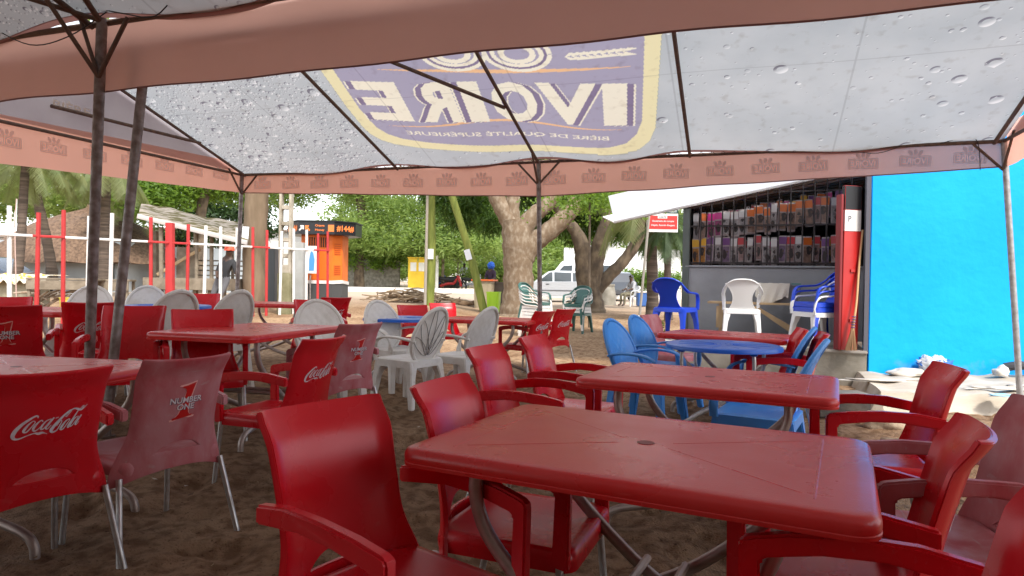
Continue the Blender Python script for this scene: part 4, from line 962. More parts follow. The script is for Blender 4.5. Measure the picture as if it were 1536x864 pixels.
# porch furniture
AC = {'blue': build_arch_chair('garden_chair', BLU), 'white': build_arch_chair('garden_chair', WCL), 'green': build_arch_chair('garden_chair', GRN), 'wd': build_arch_chair('garden_chair', WPL)}
def arch(kind, loc, face, label, group, roll=0): return place(AC[kind], 'ac' + kind, Vector(loc), R(face - 90), label, group)
def porch(px, Y): p = onY(px, 424, Y); return Vector((p.x, Y, ZF + .012))
arch('blue', porch(1014, 9.15), 52, 'royal blue moulded armchair alone on the porch, left of the white one', 'porch armchairs')
arch('white', porch(1113, 9.0), 73, 'clean white moulded armchair alone in the middle of the porch', 'porch armchairs')
base = porch(1229, 8.35)
for k, (kc, lab) in enumerate((('white', 'white moulded armchair at the bottom of the porch stack'), ('blue', 'royal blue armchair in the middle of the porch stack'), ('blue', 'royal blue armchair on top of the porch stack'))):
    arch(kc, base + Vector((.012 * k, .006 * k, .062 * k)), 192, lab, 'stacked armchairs on the porch')
p = ong(806, 13.6)
for k in range(5):
    arch('green' if k in (4,) else 'wd', p + Vector((-.008 * k, .004 * k, .065 * k)), -35, ('white armchair at the bottom of the stack', 'second armchair from the bottom of the stack', 'third armchair from the bottom of the stack', 'fourth armchair from the bottom of the stack', 'dark green armchair on top of the stack')[k] + ' beside the big tree', 'stack of armchairs by the big tree')
p = ong(868, 14.6)
for k in range(4):
    arch('green' if k in (0, 3) else 'wd', p + Vector((-.008 * k, .004 * k, .065 * k)), -120, ('green armchair at the bottom', 'white armchair second from the bottom', 'white armchair third from the bottom', 'green armchair on top')[k] + ' of the stack right of the thin pole', 'stack of armchairs by the thin pole')
# bench with basin
bc = onY(1135, 424, 9.32); bc.z = ZF + .012; bench = thing('wooden_bench', 'rough pale timber bench behind the white porch chair', 'bench', bc, math.atan2(gd.y, gd.x))
mb = MB(); mb.box((0, 0, .50), (1.28, .36, .03)); mb.build('top', WOOD, bench, bevel=.003)
for x in (-.46, .50):
    for y in (-.13, .13): mb = MB(); mb.box((x, y, .24), (.05, .05, .485)); mb.build('leg', WOOD, bench, bevel=.003)
mb = MB(); mb.box((-.46, -.16, .30), (.12, .02, .3)); mb.build('brace', WOOD, bench)
mb = MB(); mb.add([(.44, -.165, .12), (.47, -.165, .20), (.02, -.165, .46), (-.05, -.165, .46)], [(0, 1, 2, 3)]); mb.build('brace', WOOD, bench, solid=.02)
bs = bc + Vector((.30, -.08, .515)); basin = thing('plastic_tub', 'clear plastic tub of brown loaves on the bench', 'tub', bs, math.atan2(gd.y, gd.x))
CL = mat('cloudy clear plastic', (.42, .43, .45), .2, transl=.6)
mb = MB()
def tr(w_, d, z): return [(x, y, z) for x, y in rrect(w_, d, .03, 3)]
mb.loft([tr(.46, .26, 0), tr(.54, .30, .24), tr(.56, .32, .24), tr(.56, .32, .25), tr(.53, .29, .25), tr(.45, .25, .01)]); mb.build('tub', CL, basin)
lid = MB(); lid.box((.2, 0, .262), (.12, .30, .015)); lid.build('rim', mat('teal rim', (.05, .2, .2), .4), basin)
mb = MB()
for k in range(26):
    cx, cy, cz = rng.uniform(-.20, .20), rng.uniform(-.10, -.02), rng.uniform(.04, .13)
    mb.tube([(cx - .05, cy, cz), (cx - .03, cy - .01, cz + .01), (cx + .03, cy, cz + .01), (cx + .05, cy, cz)], [.008, .028, .028, .008], 8)
o = mb.build('loaves', mat('brown bread', (.34, .20, .13), .7), basin); o['kind'] = 'stuff'
cl = thing('cloth', 'cream cloth draped over the tub of loaves on the bench', 'cloth', bs, math.atan2(gd.y, gd.x))
def clf(a, b):
    x = -.30 + .42 * a; t = b * .52; over = .18 + .1 * math.sin(a * 5) + .17 * a * a * (1 if a < .85 else .7)
    if b < .5: return (x, .12 - b * .58, .268 + .004 * math.sin(a * 19))
    k = (b - .5) * 2; return (x - .02 * k, -.17 - .012 * math.sin(a * 22 + k * 3) * k - .01, .268 - over * k)
MB().grid(clf, 24, 20).build('cloth', mat('cream towel', (.62, .58, .50), .9, bump=.4, bscale=120), cl, solid=.004)

# apron, rubble and things along the blue wall
mb = MB()
def ap(a, b):
    y0 = 6.42 - .03 * a * 5; x = 3.50 + a * 5.5 + (1 - b) * 0 + b * .55 * (1 - a); y = y0 + (7.93 - y0) * b
    z = .145 + .03 * b + .012 * math.sin(x * 7 + y * 3) + .01 * math.sin(x * 17 - y * 9)
    if b == 0: z = -.03; y -= .03
    elif b < .05: y += .03 * math.sin(x * 9) + .02 * math.sin(x * 31)
    if a == 0: z = -.03
    return (x, y, z)
mb.grid(ap, 60, 24); o = mb.build('pavement', mat('crumbling pale cement', (.52, .46, .38), .95, col2=(.34, .28, .21), nscale=3, namt=.9, bump=.8, bscale=9, stretch=(.35, 1, 1)), None); tag(o, 'crumbling cement apron in front of the blue wall', None, kind='structure')
def lump(name, c, r, m, label, cat, seed=0, flatten=.6, sub=3, group=None, jag=.35):
    bm = bmesh.new(); bmesh.ops.create_icosphere(bm, subdivisions=sub, radius=1); rs = np.random.default_rng(seed); ph = rs.random(9) * 6
    for v in bm.verts:
        p = v.co; k = 1 + jag * (math.sin(p.x * 3 + ph[0]) * math.sin(p.y * 3.3 + ph[1]) * .5 + .35 * math.sin(p.z * 5 + ph[2] + p.x * 4) + .2 * math.sin(p.x * 9 + ph[3]) * math.sin(p.y * 8 + ph[4]))
        v.co = Vector((p.x * r[0] * k, p.y * r[1] * k, max(p.z, -.35) * r[2] * k))
    me = bpy.data.meshes.new(name); bm.to_mesh(me); bm.free(); me.shade_smooth(); me.materials.append(m)
    o = obj(name, me, None, None, c); return tag(o, label, cat, group)
PLAS = mat('broken white plaster', (.66, .62, .56), .9, col2=(.4, .34, .28), nscale=6, namt=.8, bump=.7, bscale=14)
lump('plaster_heap', (4.62, 7.72, .19), (.26, .13, .06), PLAS, 'low heap of broken white plaster at the foot of the blue wall', 'rubble', 3)
for k, (x, y, rx, ry, lab) in enumerate(((4.0, 7.2, .45, .07, 'long sliver of white plaster lying on the cement apron, left one'), (5.6, 7.0, .35, .05, 'white plaster sliver on the apron near the right tent pole'), (4.9, 6.75, .3, .06, 'white plaster sliver on the apron behind the lone red chair'))): lump('plaster_piece', (x, y, .175), (rx, ry, .018), PLAS, lab, 'rubble', 20 + k, jag=.6)
p = onz(1400, 552, .2); bag = thing('plastic_bag', 'crumpled white and blue plastic bag against the foot of the blue wall', 'bag', (onY(1402, 545, 7.75).x, 7.75, .16))
BW = mat('white bag film', (.72, .73, .76), .35, col2=(.03, .16, .55), nscale=6, namt=1, contrast=(.5, .52), transl=.2)
bm = bmesh.new(); bmesh.ops.create_icosphere(bm, subdivisions=4, radius=1)
for v in bm.verts:
    q2 = v.co.copy(); k = 1 + .16 * math.sin(q2.x * 11 + q2.z * 7) * math.sin(q2.z * 9) + .1 * math.sin(q2.y * 15 + q2.x * 13); v.co = Vector((q2.x * .21 * k * (1.1 + .25 * q2.z), q2.y * .13 * k, (q2.z * .13 + .12) * k + .03 * max(0, -q2.x)))
me = bpy.data.meshes.new('bag'); bm.to_mesh(me); bm.free(); me.shade_smooth(); me.materials.append(BW); obj('bag', me, None, bag).scale = (.82, .82, .85)
p = onz(1515, 560, .2); tag(MB().tube(smoothpath([(p.x - .14, 7.7, .28), (p.x, 7.66, .31), (p.x + .2, 7.7, .29), (p.x + .42, 7.72, .27)]), [.05] * 19, 10).build('rolled_mat', mat('dark rubber', (.03, .03, .035), .7), None), 'dark rolled mat at the foot of the blue wall beside the right pole', 'mat')
lump('plaster_piece', (onz(1487, 560, .2).x, 7.62, .22), (.09, .06, .08), PLAS, 'small white chunk of plaster leaning by the dark rolled mat', 'rubble', 44)
p = onz(1512, 600, .15); lump('paper_scrap', (p.x, p.y + .1, .175), (.10, .05, .015), mat('pale blue paper', (.30, .52, .68), .7), 'pale blue crumpled paper on the apron edge at the right', 'paper', 8, jag=.8)
p = onz(1272, 622, .02); o = MB().box((0, 0, .085), (.46, .26, .20)).build('concrete_block', mat('dark stained block', (.06, .055, .05), .8, col2=(.16, .13, .10), nscale=6, namt=.7, bump=.5, bscale=20), None, loc=(p.x - .02, p.y + .13, 0), rot=(0, 0, R(-3)), bevel=.012); tag(o, 'dark stained concrete block on the sand before the apron', 'block')
o = MB().box((0, 0, .19), (.50, .30, .02)).build('flat_slab', CONC, None, loc=(p.x - .02, p.y + .14, 0.0), rot=(0, 0, R(-1)), bevel=.006); tag(o, 'flat grey slab lying on top of the dark block', 'slab')
SANDST = mat('sandy stone', (.34, .26, .18), .95, col2=(.22, .16, .11), nscale=5, namt=.8, bump=.6, bscale=20)
for k, (px, py, r_, lab) in enumerate(((1325, 640, .16, 'large sandy boulder between the dark block and the right chairs'), (1300, 625, .07, 'small round stone beside the large sandy boulder'), (1335, 612, .10, 'sandy stone at the front edge of the apron'), (1350, 680, .13, 'dusty stone under the lone red chair'))):
    p = onz(px, py, 0); lump('stone', (p.x, p.y, .02), (r_, r_ * .8, r_ * .7), SANDST, lab, 'stone', 60 + k)
for k, (px, py, r_, lab) in enumerate(((1075, 538, .10, 'pale stone against the porch wall seen past the blue table'), (1100, 545, .12, 'broken stone against the porch wall right of the pale one'), (1145, 540, .09, 'small stone at the foot of the porch behind the chairs'))):
    p = onz(px, py, 0.05); lump('stone', (p.x, p.y + .1, .04), (r_, r_ * .7, r_ * .7), SANDST, lab, 'stone', 80 + k)

# ------------------------------------------------------------------ foliage
def leaves(name, C, n_per, spread, ln, wd, m, parent, droop=.3, flat=1.0, seed=1):
    """n_per leaves scattered round every centre in C; each leaf a small folded blade"""
    r = np.random.default_rng(seed); C = np.repeat(np.asarray(C, float), n_per, 0); n = len(C)
    P = C + r.normal(0, 1, (n, 3)) * np.asarray(spread) * [1, 1, flat]
    d = r.normal(0, 1, (n, 3)); d[:, 2] = d[:, 2] * .5 - droop; d /= np.linalg.norm(d, axis=1)[:, None]
    up = r.normal(0, 1, (n, 3)); up[:, 2] += 1.2; s_ = np.cross(d, up); s_ /= np.linalg.norm(s_, axis=1)[:, None] + 1e-9
    L = (ln * r.uniform(.6, 1.3, n))[:, None]; W = (wd * r.uniform(.7, 1.2, n))[:, None]
    V = np.stack([P, P + d * L * .45 + s_ * W / 2, P + d * L + [0, 0, -.15] * L, P + d * L * .45 - s_ * W / 2], 1)
    return quads(name, V.reshape(-1, 3), np.arange(4 * n).reshape(-1, 4), m, parent)
def blob_centres(n, c, r, seed, hollow=.35, zmin=None):
    q = np.random.default_rng(seed); out = []
    while len(out) < n:
        v = q.normal(0, 1, 3); v /= np.linalg.norm(v); v *= q.uniform(hollow, 1) ** .6; p = np.array(c) + v * r
        if zmin is None or p[2] > zmin: out.append(p)
    return np.array(out)
def limb(t, pts, rad, m, name='limb', n=12, wob=.0):
    P = smoothpath(pts, 5); k = len(P); rr = []
    for i in range(k):
        u_ = i / (k - 1) * (len(rad) - 1); a = int(min(u_, len(rad) - 2)); rr.append((rad[a] * (1 - (u_ - a)) + rad[a + 1] * (u_ - a)) * (1 + wob * math.sin(i * 2.1)))
    return MB().tube(P, rr, n).build(name, m, t)
def rel(px, py, Y, base): return onY(px, py, Y) - base
def feathery(name, px, Y, lab, trunk_px, crowns, m=LEAF2, n=260, per=70, ln=.30, wd=.12, tr=.35, seed=1, cat='tree', group=None):
    b = ong(px, Y); t = thing(name, lab, cat, b, 0, group)
    if trunk_px: limb(t, [Vector((0, 0, -.1))] + [rel(x, y, Y, b) for x, y in trunk_px], [tr] + [tr * .75] * len(trunk_px), BARKD, 'trunk')
    C = []
    for k, (x, y, rx, rz, dy) in enumerate(crowns):
        c = rel(x, y, Y + dy, b); s_ = (Y + dy) / FPX
        C.append(blob_centres(int(n * rx * rz / 9000) + 8, c, (rx * s_, rx * s_ * .7, rz * s_), seed + k))
    C = np.concatenate(C); leaves('crown', C, per, (.55, .55, .22), ln, wd, m, t, .15, seed=seed)
    return t
FAR = 'trees beyond the road'
# far green belt seen under the valance, from left to right
feathery('feathery_tree', 300, 30, 'leafy tree above the sagging shelter roof at left', [(300, 330), (318, 250)], [(260, 275, 75, 32, 0), (350, 262, 60, 40, 1), (230, 295, 50, 20, -1)], LEAF3, 300, 60, .25, .11, .3, 3, group=FAR)
feathery('feathery_tree', 330, 44, 'dark green tree behind the sagging shelter', [(335, 330)], [(330, 330, 80, 40, 0), (240, 370, 60, 26, 2)], LEAF5, 300, 60, .36, .16, .3, 13, group=FAR)
feathery('feathery_tree', 120, 38, 'dense dark tree filling the gap behind the palms at left', [(118, 350), (118, 300)], [(90, 285, 130, 34, 0), (180, 310, 60, 30, 1), (20, 300, 60, 26, 2)], LEAF2, 300, 60, .36, .14, .3, 17, group=FAR)
feathery('feathery_tree', 540, 40, 'spreading feathery tree behind the orange kiosk with forked trunk', [(540, 390), (545, 330), (535, 270)], [(480, 262, 90, 18, 0), (620, 290, 110, 34, 1), (600, 350, 100, 36, 0), (690, 340, 80, 40, 0), (700, 366, 70, 18, -2), (560, 380, 50, 18, 2), (420, 290, 50, 24, 1)], LEAF2, 300, 60, .36, .10, .40, 5, group=FAR)
feathery('feathery_tree', 650, 50, 'pale green tree in the middle distance above the yellow stall', [(640, 400), (650, 360)], [(640, 395, 90, 24, 0), (760, 392, 60, 30, 0), (560, 330, 70, 50, 0), (740, 300, 90, 60, 3)], LEAF2, 330, 60, .42, .13, .4, 8, group=FAR)
feathery('feathery_tree', 840, 46, 'bushy green tree behind the white van', [(830, 400)], [(830, 372, 60, 26, 0), (960, 395, 60, 20, 2), (860, 330, 60, 40, 4), (1000, 360, 60, 50, 3)], LEAF2, 300, 50, .4, .14, .3, 21, group=FAR)
feathery('bush', 790, 42, 'low bushes beyond the trunk of the big mango tree', None, [(800, 405, 50, 16, 0), (745, 410, 30, 14, 0)], LEAF2, 600, 60, .3, .12, .2, 23, 'bush')
limb_t = ong(545, 40)
# mango trees
def mango(name, px, Y, lab, limbs, crowns, n=220, per=34, seed=1, mt=BARK, lm=LEAF1, leafs=(.30, .055)):
    b = ong(px, Y); t = thing(name, lab, 'tree', b, 0, 'mango trees')
    for nm, P, rr in limbs: limb(t, [rel(x, y, Y + (d[0] if d else 0), b) for x, y, *d in P], rr, mt, nm, 16, .05)
    C = []
    for k, (x, y, rx, rz, dy) in enumerate(crowns):
        c = rel(x, y, Y + dy, b); s_ = (Y + dy) / FPX
        C.append(blob_centres(int(n * rx * rz / 3600) + 6, c, (rx * s_, rx * s_ * .7, rz * s_), seed + k, .3))
    C = np.concatenate(C); leaves('crown', C, per, (.17, .17, .14), leafs[0], leafs[1], lm, t, .75, seed=seed); return t
mango('mango_tree', 779, 20, 'big mango tree with thick pale blotched trunk in the middle of the square',
 [('trunk', [(778, 480), (778, 470), (778, 440), (777, 400), (776, 360), (772, 330)], [.70, .60, .47, .44, .46, .40]),
  ('limb', [(772, 345), (758, 320), (745, 296), (730, 260), (722, 200)], [.30, .27, .24, .2, .15]),
  ('limb', [(770, 340), (768, 312), (772, 280), (775, 220)], [.26, .22, .2, .15]),
  ('limb', [(782, 350), (798, 325), (822, 305), (845, 270), (860, 200)], [.32, .25, .22, .19, .14]),
  ('limb', [(785, 385), (800, 365), (826, 345), (850, 322), (872, 290), (900, 230)], [.36, .30, .28, .26, .24, .18])],
 [(690, 300, 46, 30, 6), (706, 326, 40, 20, 6), (655, 290, 26, 12, 6), (735, 335, 14, 12, 3), (800, 292, 40, 16, 3.5), (822, 335, 22, 18, 4), (760, 245, 150, 32, 3), (850, 300, 30, 14, 3)], 230, 26, 31)
mango('mango_tree', 890, 22.5, 'dark forked mango tree right of the thin tent pole',
 [('trunk', [(888, 475), (888, 462), (886, 440), (884, 415)], [.52, .44, .36, .36]),
  ('limb', [(880, 440), (876, 400), (873, 370), (862, 345), (845, 325), (830, 300)], [.32, .30, .28, .20, .17, .12]),
  ('limb', [(890, 430), (893, 395), (900, 365), (912, 330), (918, 290), (925, 230)], [.30, .29, .26, .24, .2, .14]),
  ('limb', [(894, 435), (915, 412), (935, 392), (955, 362), (968, 320), (975, 260)], [.24, .21, .19, .18, .17, .1])],
 [(868, 345, 26, 20, 2), (905, 326, 34, 20, 2), (880, 308, 40, 16, 1), (935, 340, 22, 22, 3), (972, 345, 20, 34, 2), (925, 296, 50, 24, 1), (850, 330, 22, 16, 1)], 230, 28, 51, BARKD)
feathery('leafy_branch', 885, 16, 'bright sunlit leafy branch hanging beside the white awning', [(885, 240)], [(885, 303, 26, 9, 0), (900, 296, 20, 8, .3), (880, 285, 40, 9, 0)], LEAF3, 700, 36, .10, .055, .03, 61, 'branch')
# straight trunk with a notice, beside the fence
b = ong(382, 17.5); t = thing('tall_tree', 'thick straight tree trunk with a white notice beside the red and white fence', 'tree', b)
limb(t, [rel(381, 476, 17.5, b), rel(382, 440, 17.5, b), rel(381, 380, 17.5, b), rel(384, 320, 17.5, b), rel(386, 270, 17.5, b), rel(388, 180, 17.5, b)], [.36, .30, .28, .30, .29, .26], mat('ridged pale trunk', (.24, .17, .11), .9, col2=(.12, .085, .05), nscale=4, namt=.8, bump=.9, bscale=9, stretch=(1, 1, .25)), 'trunk', 18, .03)
leaves('crown', blob_centres(60, Vector((0, 0, 6.5)), (3.5, 3, 1.6), 5), 60, (.5, .5, .3), .25, .1, LEAF2, t, .2, seed=9)
nt_ = onY(368, 351, 17.15); o = MB().box((0, 0, 0), (.17, .008, .38)).build('notice', mat('white paper', (.75, .77, .80), .7), None, loc=nt_, rot=(0, R(4), 0)); tag(o, 'white paper notice pinned to the straight trunk behind the corner pole', 'notice')

# palms
def palm(px, Y, lab, trunk, top, fr, length, seed, tr=.17, droop=1.0, m=LEAF4, group='palm trees'):
    b = ong(px, Y); t = thing('palm_tree', lab, 'palm tree', b, 0, group); r = np.random.default_rng(seed)
    pts = [rel(x, y, Y, b) for x, y in trunk]; limb(t, pts, [tr * 1.25, tr, tr * .95, tr * .9], PBARK, 'trunk', 12, .05)
    c = rel(top[0], top[1], Y, b); V = []
    for k in range(fr):
        az = k / fr * 6.283 + r.uniform(-.2, .2); el = r.uniform(-.5, 1.1); d = Vector((math.cos(az) * math.cos(el), math.sin(az) * math.cos(el), math.sin(el)))
        L = length * r.uniform(.8, 1.1); P = []; p = Vector(c); v = d.copy()
        for i in range(15): P.append(p.copy()); p = p + v * L / 14; v = (v + Vector((0, 0, -.12 * droop))).normalized()
        for i in range(1, 15):
            tan = (P[i] - P[i - 1]).normalized(); sd_ = tan.cross(Vector((0, 0, 1))).normalized()
            for j in range(5):
                q = P[i - 1].lerp(P[i], j / 5); ll = L * .26 * math.sin(math.pi * (i + j / 5) / 15.5) ** .6 * r.uniform(.8, 1.15)
                for s_ in (-1, 1):
                    dr = (sd_ * s_ + tan * .55 + Vector((0, 0, -.55 - .3 * r.random()))).normalized(); w_ = tan * .0065 * length
                    V.append([q - w_, q + w_, q + dr * ll + w_ * .2, q + dr * ll - w_ * .2])
        MB().tube(P, [.022 * length / 2.5 * (1 - .8 * i / 14) for i in range(15)], 5).build('frond_stem', m, t) if k < 60 else None
    V = np.array([[tuple(a) for a in q] for q in V]); quads('crown', V.reshape(-1, 3), np.arange(len(V) * 4).reshape(-1, 4), m, t); return t
palm(78, 24, 'leaning palm with ringed trunk before the thatched hut', [(78, 425), (77, 400), (68, 350), (56, 300), (48, 262)], (46, 232), 24, 2.7, 3)
palm(30, 21, 'palm with low hanging fronds at the top left corner', [(22, 440), (30, 380), (35, 300), (38, 250)], (38, 225), 22, 2.1, 4, .13, 1.2)
palm(158, 24, 'palm between the two front tent poles', [(155, 430), (156, 380), (158, 320), (160, 268)], (160, 242), 22, 2.3, 5)
palm(196, 30, 'slim palm just right of the leaning tent pole', [(192, 430), (190, 380), (192, 330), (194, 292)], (194, 284), 20, 2.6, 6, .2, 1.3, LEAF4)
palm(978, 20, 'palm with ringed trunk beside the money transfer sign', [(977, 480), (979, 450), (978, 400), (976, 340), (972, 300)], (970, 285), 22, 2.4, 7, .17, 1.3)
palm(1000, 18.5, 'dark drooping palm tucked behind the corner of the grille', [(1003, 480), (1002, 440), (1001, 380), (1001, 345)], (1000, 342), 22, 1.3, 8, .10, 1.4, LEAF5)

# ------------------------------------------------------------------ fence of red and white posts
FA, FB = ong(15, 11.6), ong(492, 18.0)
fence = thing('picket_fence', 'see-through fence of thin red and white metal posts with one long rail', 'fence', FA)
def on_fence(px):
    lo, hi = -.3, 1.3
    for _ in range(40):
        m_ = (lo + hi) / 2; p = FA.lerp(FB, m_); q = 768 + FPX * (p.x / p.y)
        if q < px: lo = m_
        else: hi = m_
    return lo
def fz(k, top): p = FA.lerp(FB, k); return Vector((p.x, p.y, gz(p.x, p.y) + top)) - FA
posts = [(15, 0), (55, 1), (95, 1), (131, 0), (165, 0), (227, 1), (256, 2), (281, 1), (306, 0), (331, 0), (356, 0), (380, 1), (400, 1), (420, 0), (441, 0), (460, 0), (477, 1), (492, 1)]
for px, c in posts:
    k = on_fence(px); h_ = 2.13 + .05 * math.sin(px); r_ = .070 if c == 2 else .028; a = fz(k, 0); lean = .03 * math.sin(px * 3.7)
    mb = MB(); mb.loft([[a + Vector((x, y, -.05)) for x, y in rrect(r_ * 2, r_ * 2, .008, 2)], [a + Vector((x + lean, y, h_)) for x, y in rrect(r_ * 2, r_ * 2, .008, 2)]])
    mb.build('post', RPAINT if c else WPAINT, fence)
segs = [(-60, 50, 0), (50, 99, 1), (99, 222, 0), (222, 286, 1), (286, 378, 0), (378, 405, 1), (405, 470, 0), (470, 494, 1)]
for x0, x1, c in segs:
    a, b = fz(on_fence(x0), 1.66), fz(on_fence(x1), 1.66); off = Vector((0, -.045, 0))
    MB().sweep([a + off, b + off], rrect(.03, .045, .008, 2)).build('rail', RPAINT if c else WPAINT, fence)

# ------------------------------------------------------------------ left background
b = ong(105, 30); hut = thing('thatched_hut', 'wide hut with brown thatched roof and grey wall beyond the fence', 'hut', b)
def rr_(px, py, Y=30): return onY(px, py, Y) - b
mb = MB(); w0, w1 = rr_(-70, 400), rr_(205, 400); mb.box(((w0.x + w1.x) / 2, 1.5, 1.0), (w1.x - w0.x, 4.5, 2.4)); mb.build('wall', mat('pale grey blue wall', (.42, .45, .46), .85, col2=(.3, .31, .32), nscale=1, namt=.6), hut)
mb = MB(); rings = []
for k, (hx, hy, z) in enumerate(((4.6, 3.6, 1.35), (4.45, 3.5, 1.55), (3.4, 2.6, 2.4), (2.3, 1.7, 3.1), (1.0, .7, 3.6), (.15, .1, 3.85), (.05, .05, 4.1))):
    rings.append([(hx * math.cos(t) * (1 + .02 * math.sin(t * 9 + k)), 1.3 + hy * math.sin(t), z - .12 * abs(math.sin(t)) + .05 * math.sin(t * 13)) for t in np.linspace(0, 2 * math.pi, 49)[:-1]])
mb.loft(rings); mb.build('thatch_roof', THATCH, hut, angle=80)
MB().box((2.0, -.8, .95), (.9, .04, 1.7)).build('door', mat('green grey door', (.16, .18, .16), .8), hut, bevel=.02)
MB().box((5.9, 1.0, 1.0), (4.6, .2, 2.1)).build('side_wall', mat('pale blue grey fence wall', (.38, .42, .45), .85), hut)
# flag
b = onY(26, 392, 15); b.z = gz(b.x, b.y); t = thing('flag', 'small white flag on a thin pole leaning over the fence at left', 'flag', b)
MB().tube([Vector((.0, 0, 0)), onY(22, 335, 15) - b, onY(25, 298, 15) - b], .012, 6).build('flagpole', mat('pink pole', (.5, .35, .3), .7), t)
pa_, pb_, pc_, pd_ = (onY(x, y, 15) - b for x, y in ((26, 299), (21, 322), (20, 342), (25, 335)))
mb = MB(); mb.add([pa_, pb_, pc_, pd_], [(0, 1, 2, 3)]); mb.build('flag_cloth', mat('white flag cloth', (.75, .76, .78), .8, transl=.3), t, solid=.004)
# stone block, cloth table, bucket
b = ong(28, 16.5); o = MB().box((0, 0, .38), (1.05, .8, .92)).build('stone_block', mat('stained render', (.26, .23, .15), .9, col2=(.40, .37, .28), nscale=3, namt=.9, bump=.5, bscale=10), None, loc=b, bevel=.03); tag(o, 'stained stone block behind the fence at the left edge', 'block')
MB0 = MB()
def cf(a, b_): return (-.70 + 1.5 * a, -.42 + .85 * b_, .90 + .035 * math.sin(a * 23) * (1 if b_ < .15 else .2) - (.20 + .03 * math.sin(a * 50) if b_ == 0 else 0) + (-.0))
MB0.grid(cf, 60, 10); o = MB0.build('patterned_cloth', mat('cream cloth with gold rings', (.62, .56, .44), .9, col2=(.55, .34, .06), nscale=9, namt=1, contrast=(.55, .60)), None, loc=ong(36, 16.3), solid=.01); tag(o, 'cream cloth with gold pattern over the stone block', 'cloth')
def counter(px, Y, w_, h_, lab, d=.5):
    b_ = ong(px, Y); t_ = thing('wooden_counter', lab, 'counter', b_, R(10)); MB().box((0, 0, h_), (w_, d, .05)).build('top', GWOOD, t_, bevel=.01); MB().box((0, -d / 2, h_ - .14), (w_ * .98, .03, .22)).build('apron_board', GWOOD, t_, bevel=.01)
    for x in (-w_ / 2 + .06, w_ / 2 - .06):
        for y in (-d / 2 + .05, d / 2 - .05): MB().box((x, y, h_ / 2 - .02), (.06, .06, h_)).build('leg', GWOOD, t_, bevel=.008)
counter(100, 15.6, 1.5, .82, 'weathered wooden counter beside the gold patterned cloth'); counter(166, 16.2, 1.0, .80, 'weathered wooden counter between the two front poles')
b = ong(103, 14.6); t = thing('bucket', 'yellow plastic bucket under the wooden counter', 'bucket', b)
MB().loft([[(r_ * math.cos(a), r_ * math.sin(a), z) for a in np.linspace(0, 6.283, 21)[:-1]] for r_, z in ((.14, 0), (.17, .42), (.18, .42), (.18, .44), (.16, .44), (.13, .02))]).build('body', mat('old yellow plastic', (.50, .42, .04), .5), t); MB().tube([(.17 * math.cos(a), .05, .43 + .1 * math.sin(a)) for a in np.linspace(0, 3.14, 12)], .006, 5).build('handle', ALU, t)
mb = MB()
for k in range(26):
    a = rng.uniform(0, 6.28); p = Vector((rng.uniform(-.6, .6), rng.uniform(-.3, .3), rng.uniform(.03, .5))); d = Vector((math.cos(a) * .35, math.sin(a) * .2, rng.uniform(-.15, .4))); mb.tube([p - d, p + Vector((0, 0, .05)), p + d], [.02, .03, .015], 6)
o = mb.build('brushwood', mat('dry brown sticks', (.24, .15, .09), .9, col2=(.5, .42, .33), nscale=6, namt=.8), None, loc=ong(78, 15.9)); tag(o, 'heap of dry sticks beneath the wooden counter at left', 'sticks', kind='stuff')
# shelter with sagging roof
b = ong(285, 17.2); sh = thing('wooden_shelter', 'old wooden shelter with sagging moss and sheet roof behind the fence', 'shelter', b)
def sr(px, py, Y=17.2): return onY(px, py, Y) - b
mb = MB()
A_, B_, C2, D_ = sr(208, 322, 16.6), sr(372, 362, 16.6), sr(372, 338, 19.5), sr(212, 304, 19.5)
def shf(a, c): p = (A_ * (1 - a) + B_ * a) * (1 - c) + (D_ * (1 - a) + C2 * a) * c; return p + Vector((0, 0, .10 * math.sin(a * 3.1) * (1 - c) * 0 + .012 * math.sin(a * 29) + .03 * math.sin(a * 11 + c * 5)))
mb.grid(shf, 40, 8); mb.build('roof', mat('mossy roof sheet', (.36, .30, .25), .9, col2=(.11, .09, .03), nscale=3.5, namt=1, contrast=(.45, .55), bump=.8, bscale=10), sh, solid=.07)
MB().sweep([A_ + Vector((0, -.04, -.04)), B_ + Vector((0, -.04, -.04))], rrect(.06, .12, .01, 2)).build('fascia_board', mat('grey pale board', (.48, .45, .42), .8), sh)
for px, Y, w_ in ((243, 16.8, .07), (295, 17.0, .06), (318, 17.2, .07), (232, 18.9, .18), (350, 18.5, .06)):
    p = ong(px, Y) - b; MB().tube([p, p + Vector((.05 * math.sin(px), 0, 2.15))], w_ * .75, 8).build('post', GWOOD, sh)
mb = MB(); p0, p1 = ong(225, 17) - b, ong(352, 17) - b; mb.box(((p0.x + p1.x) / 2, 0, .72), (p1.x - p0.x, 1.1, .30)); mb.build('deck', GWOOD, sh, bevel=.01)
for k in range(6): q = p0.lerp(p1, (k + .5) / 6); MB().box((q.x, -.4, .28), (.09, .09, .6)).build('stilt', GWOOD, sh, bevel=.01)
for k in range(4): MB().box(((p1.x * .55), .5, .95 + k * .13), (1.5, .03, .035)).build('railing', GWOOD, sh)
MB().sweep([sr(236, 412), sr(300, 352 + 22)], rrect(.05, .08, .01, 2)).build('brace', WOOD, sh)
MB().box((sr(275, 400).x, .2, 1.25), (.55, .04, .85)).build('panel', GWOOD, sh, bevel=.01)
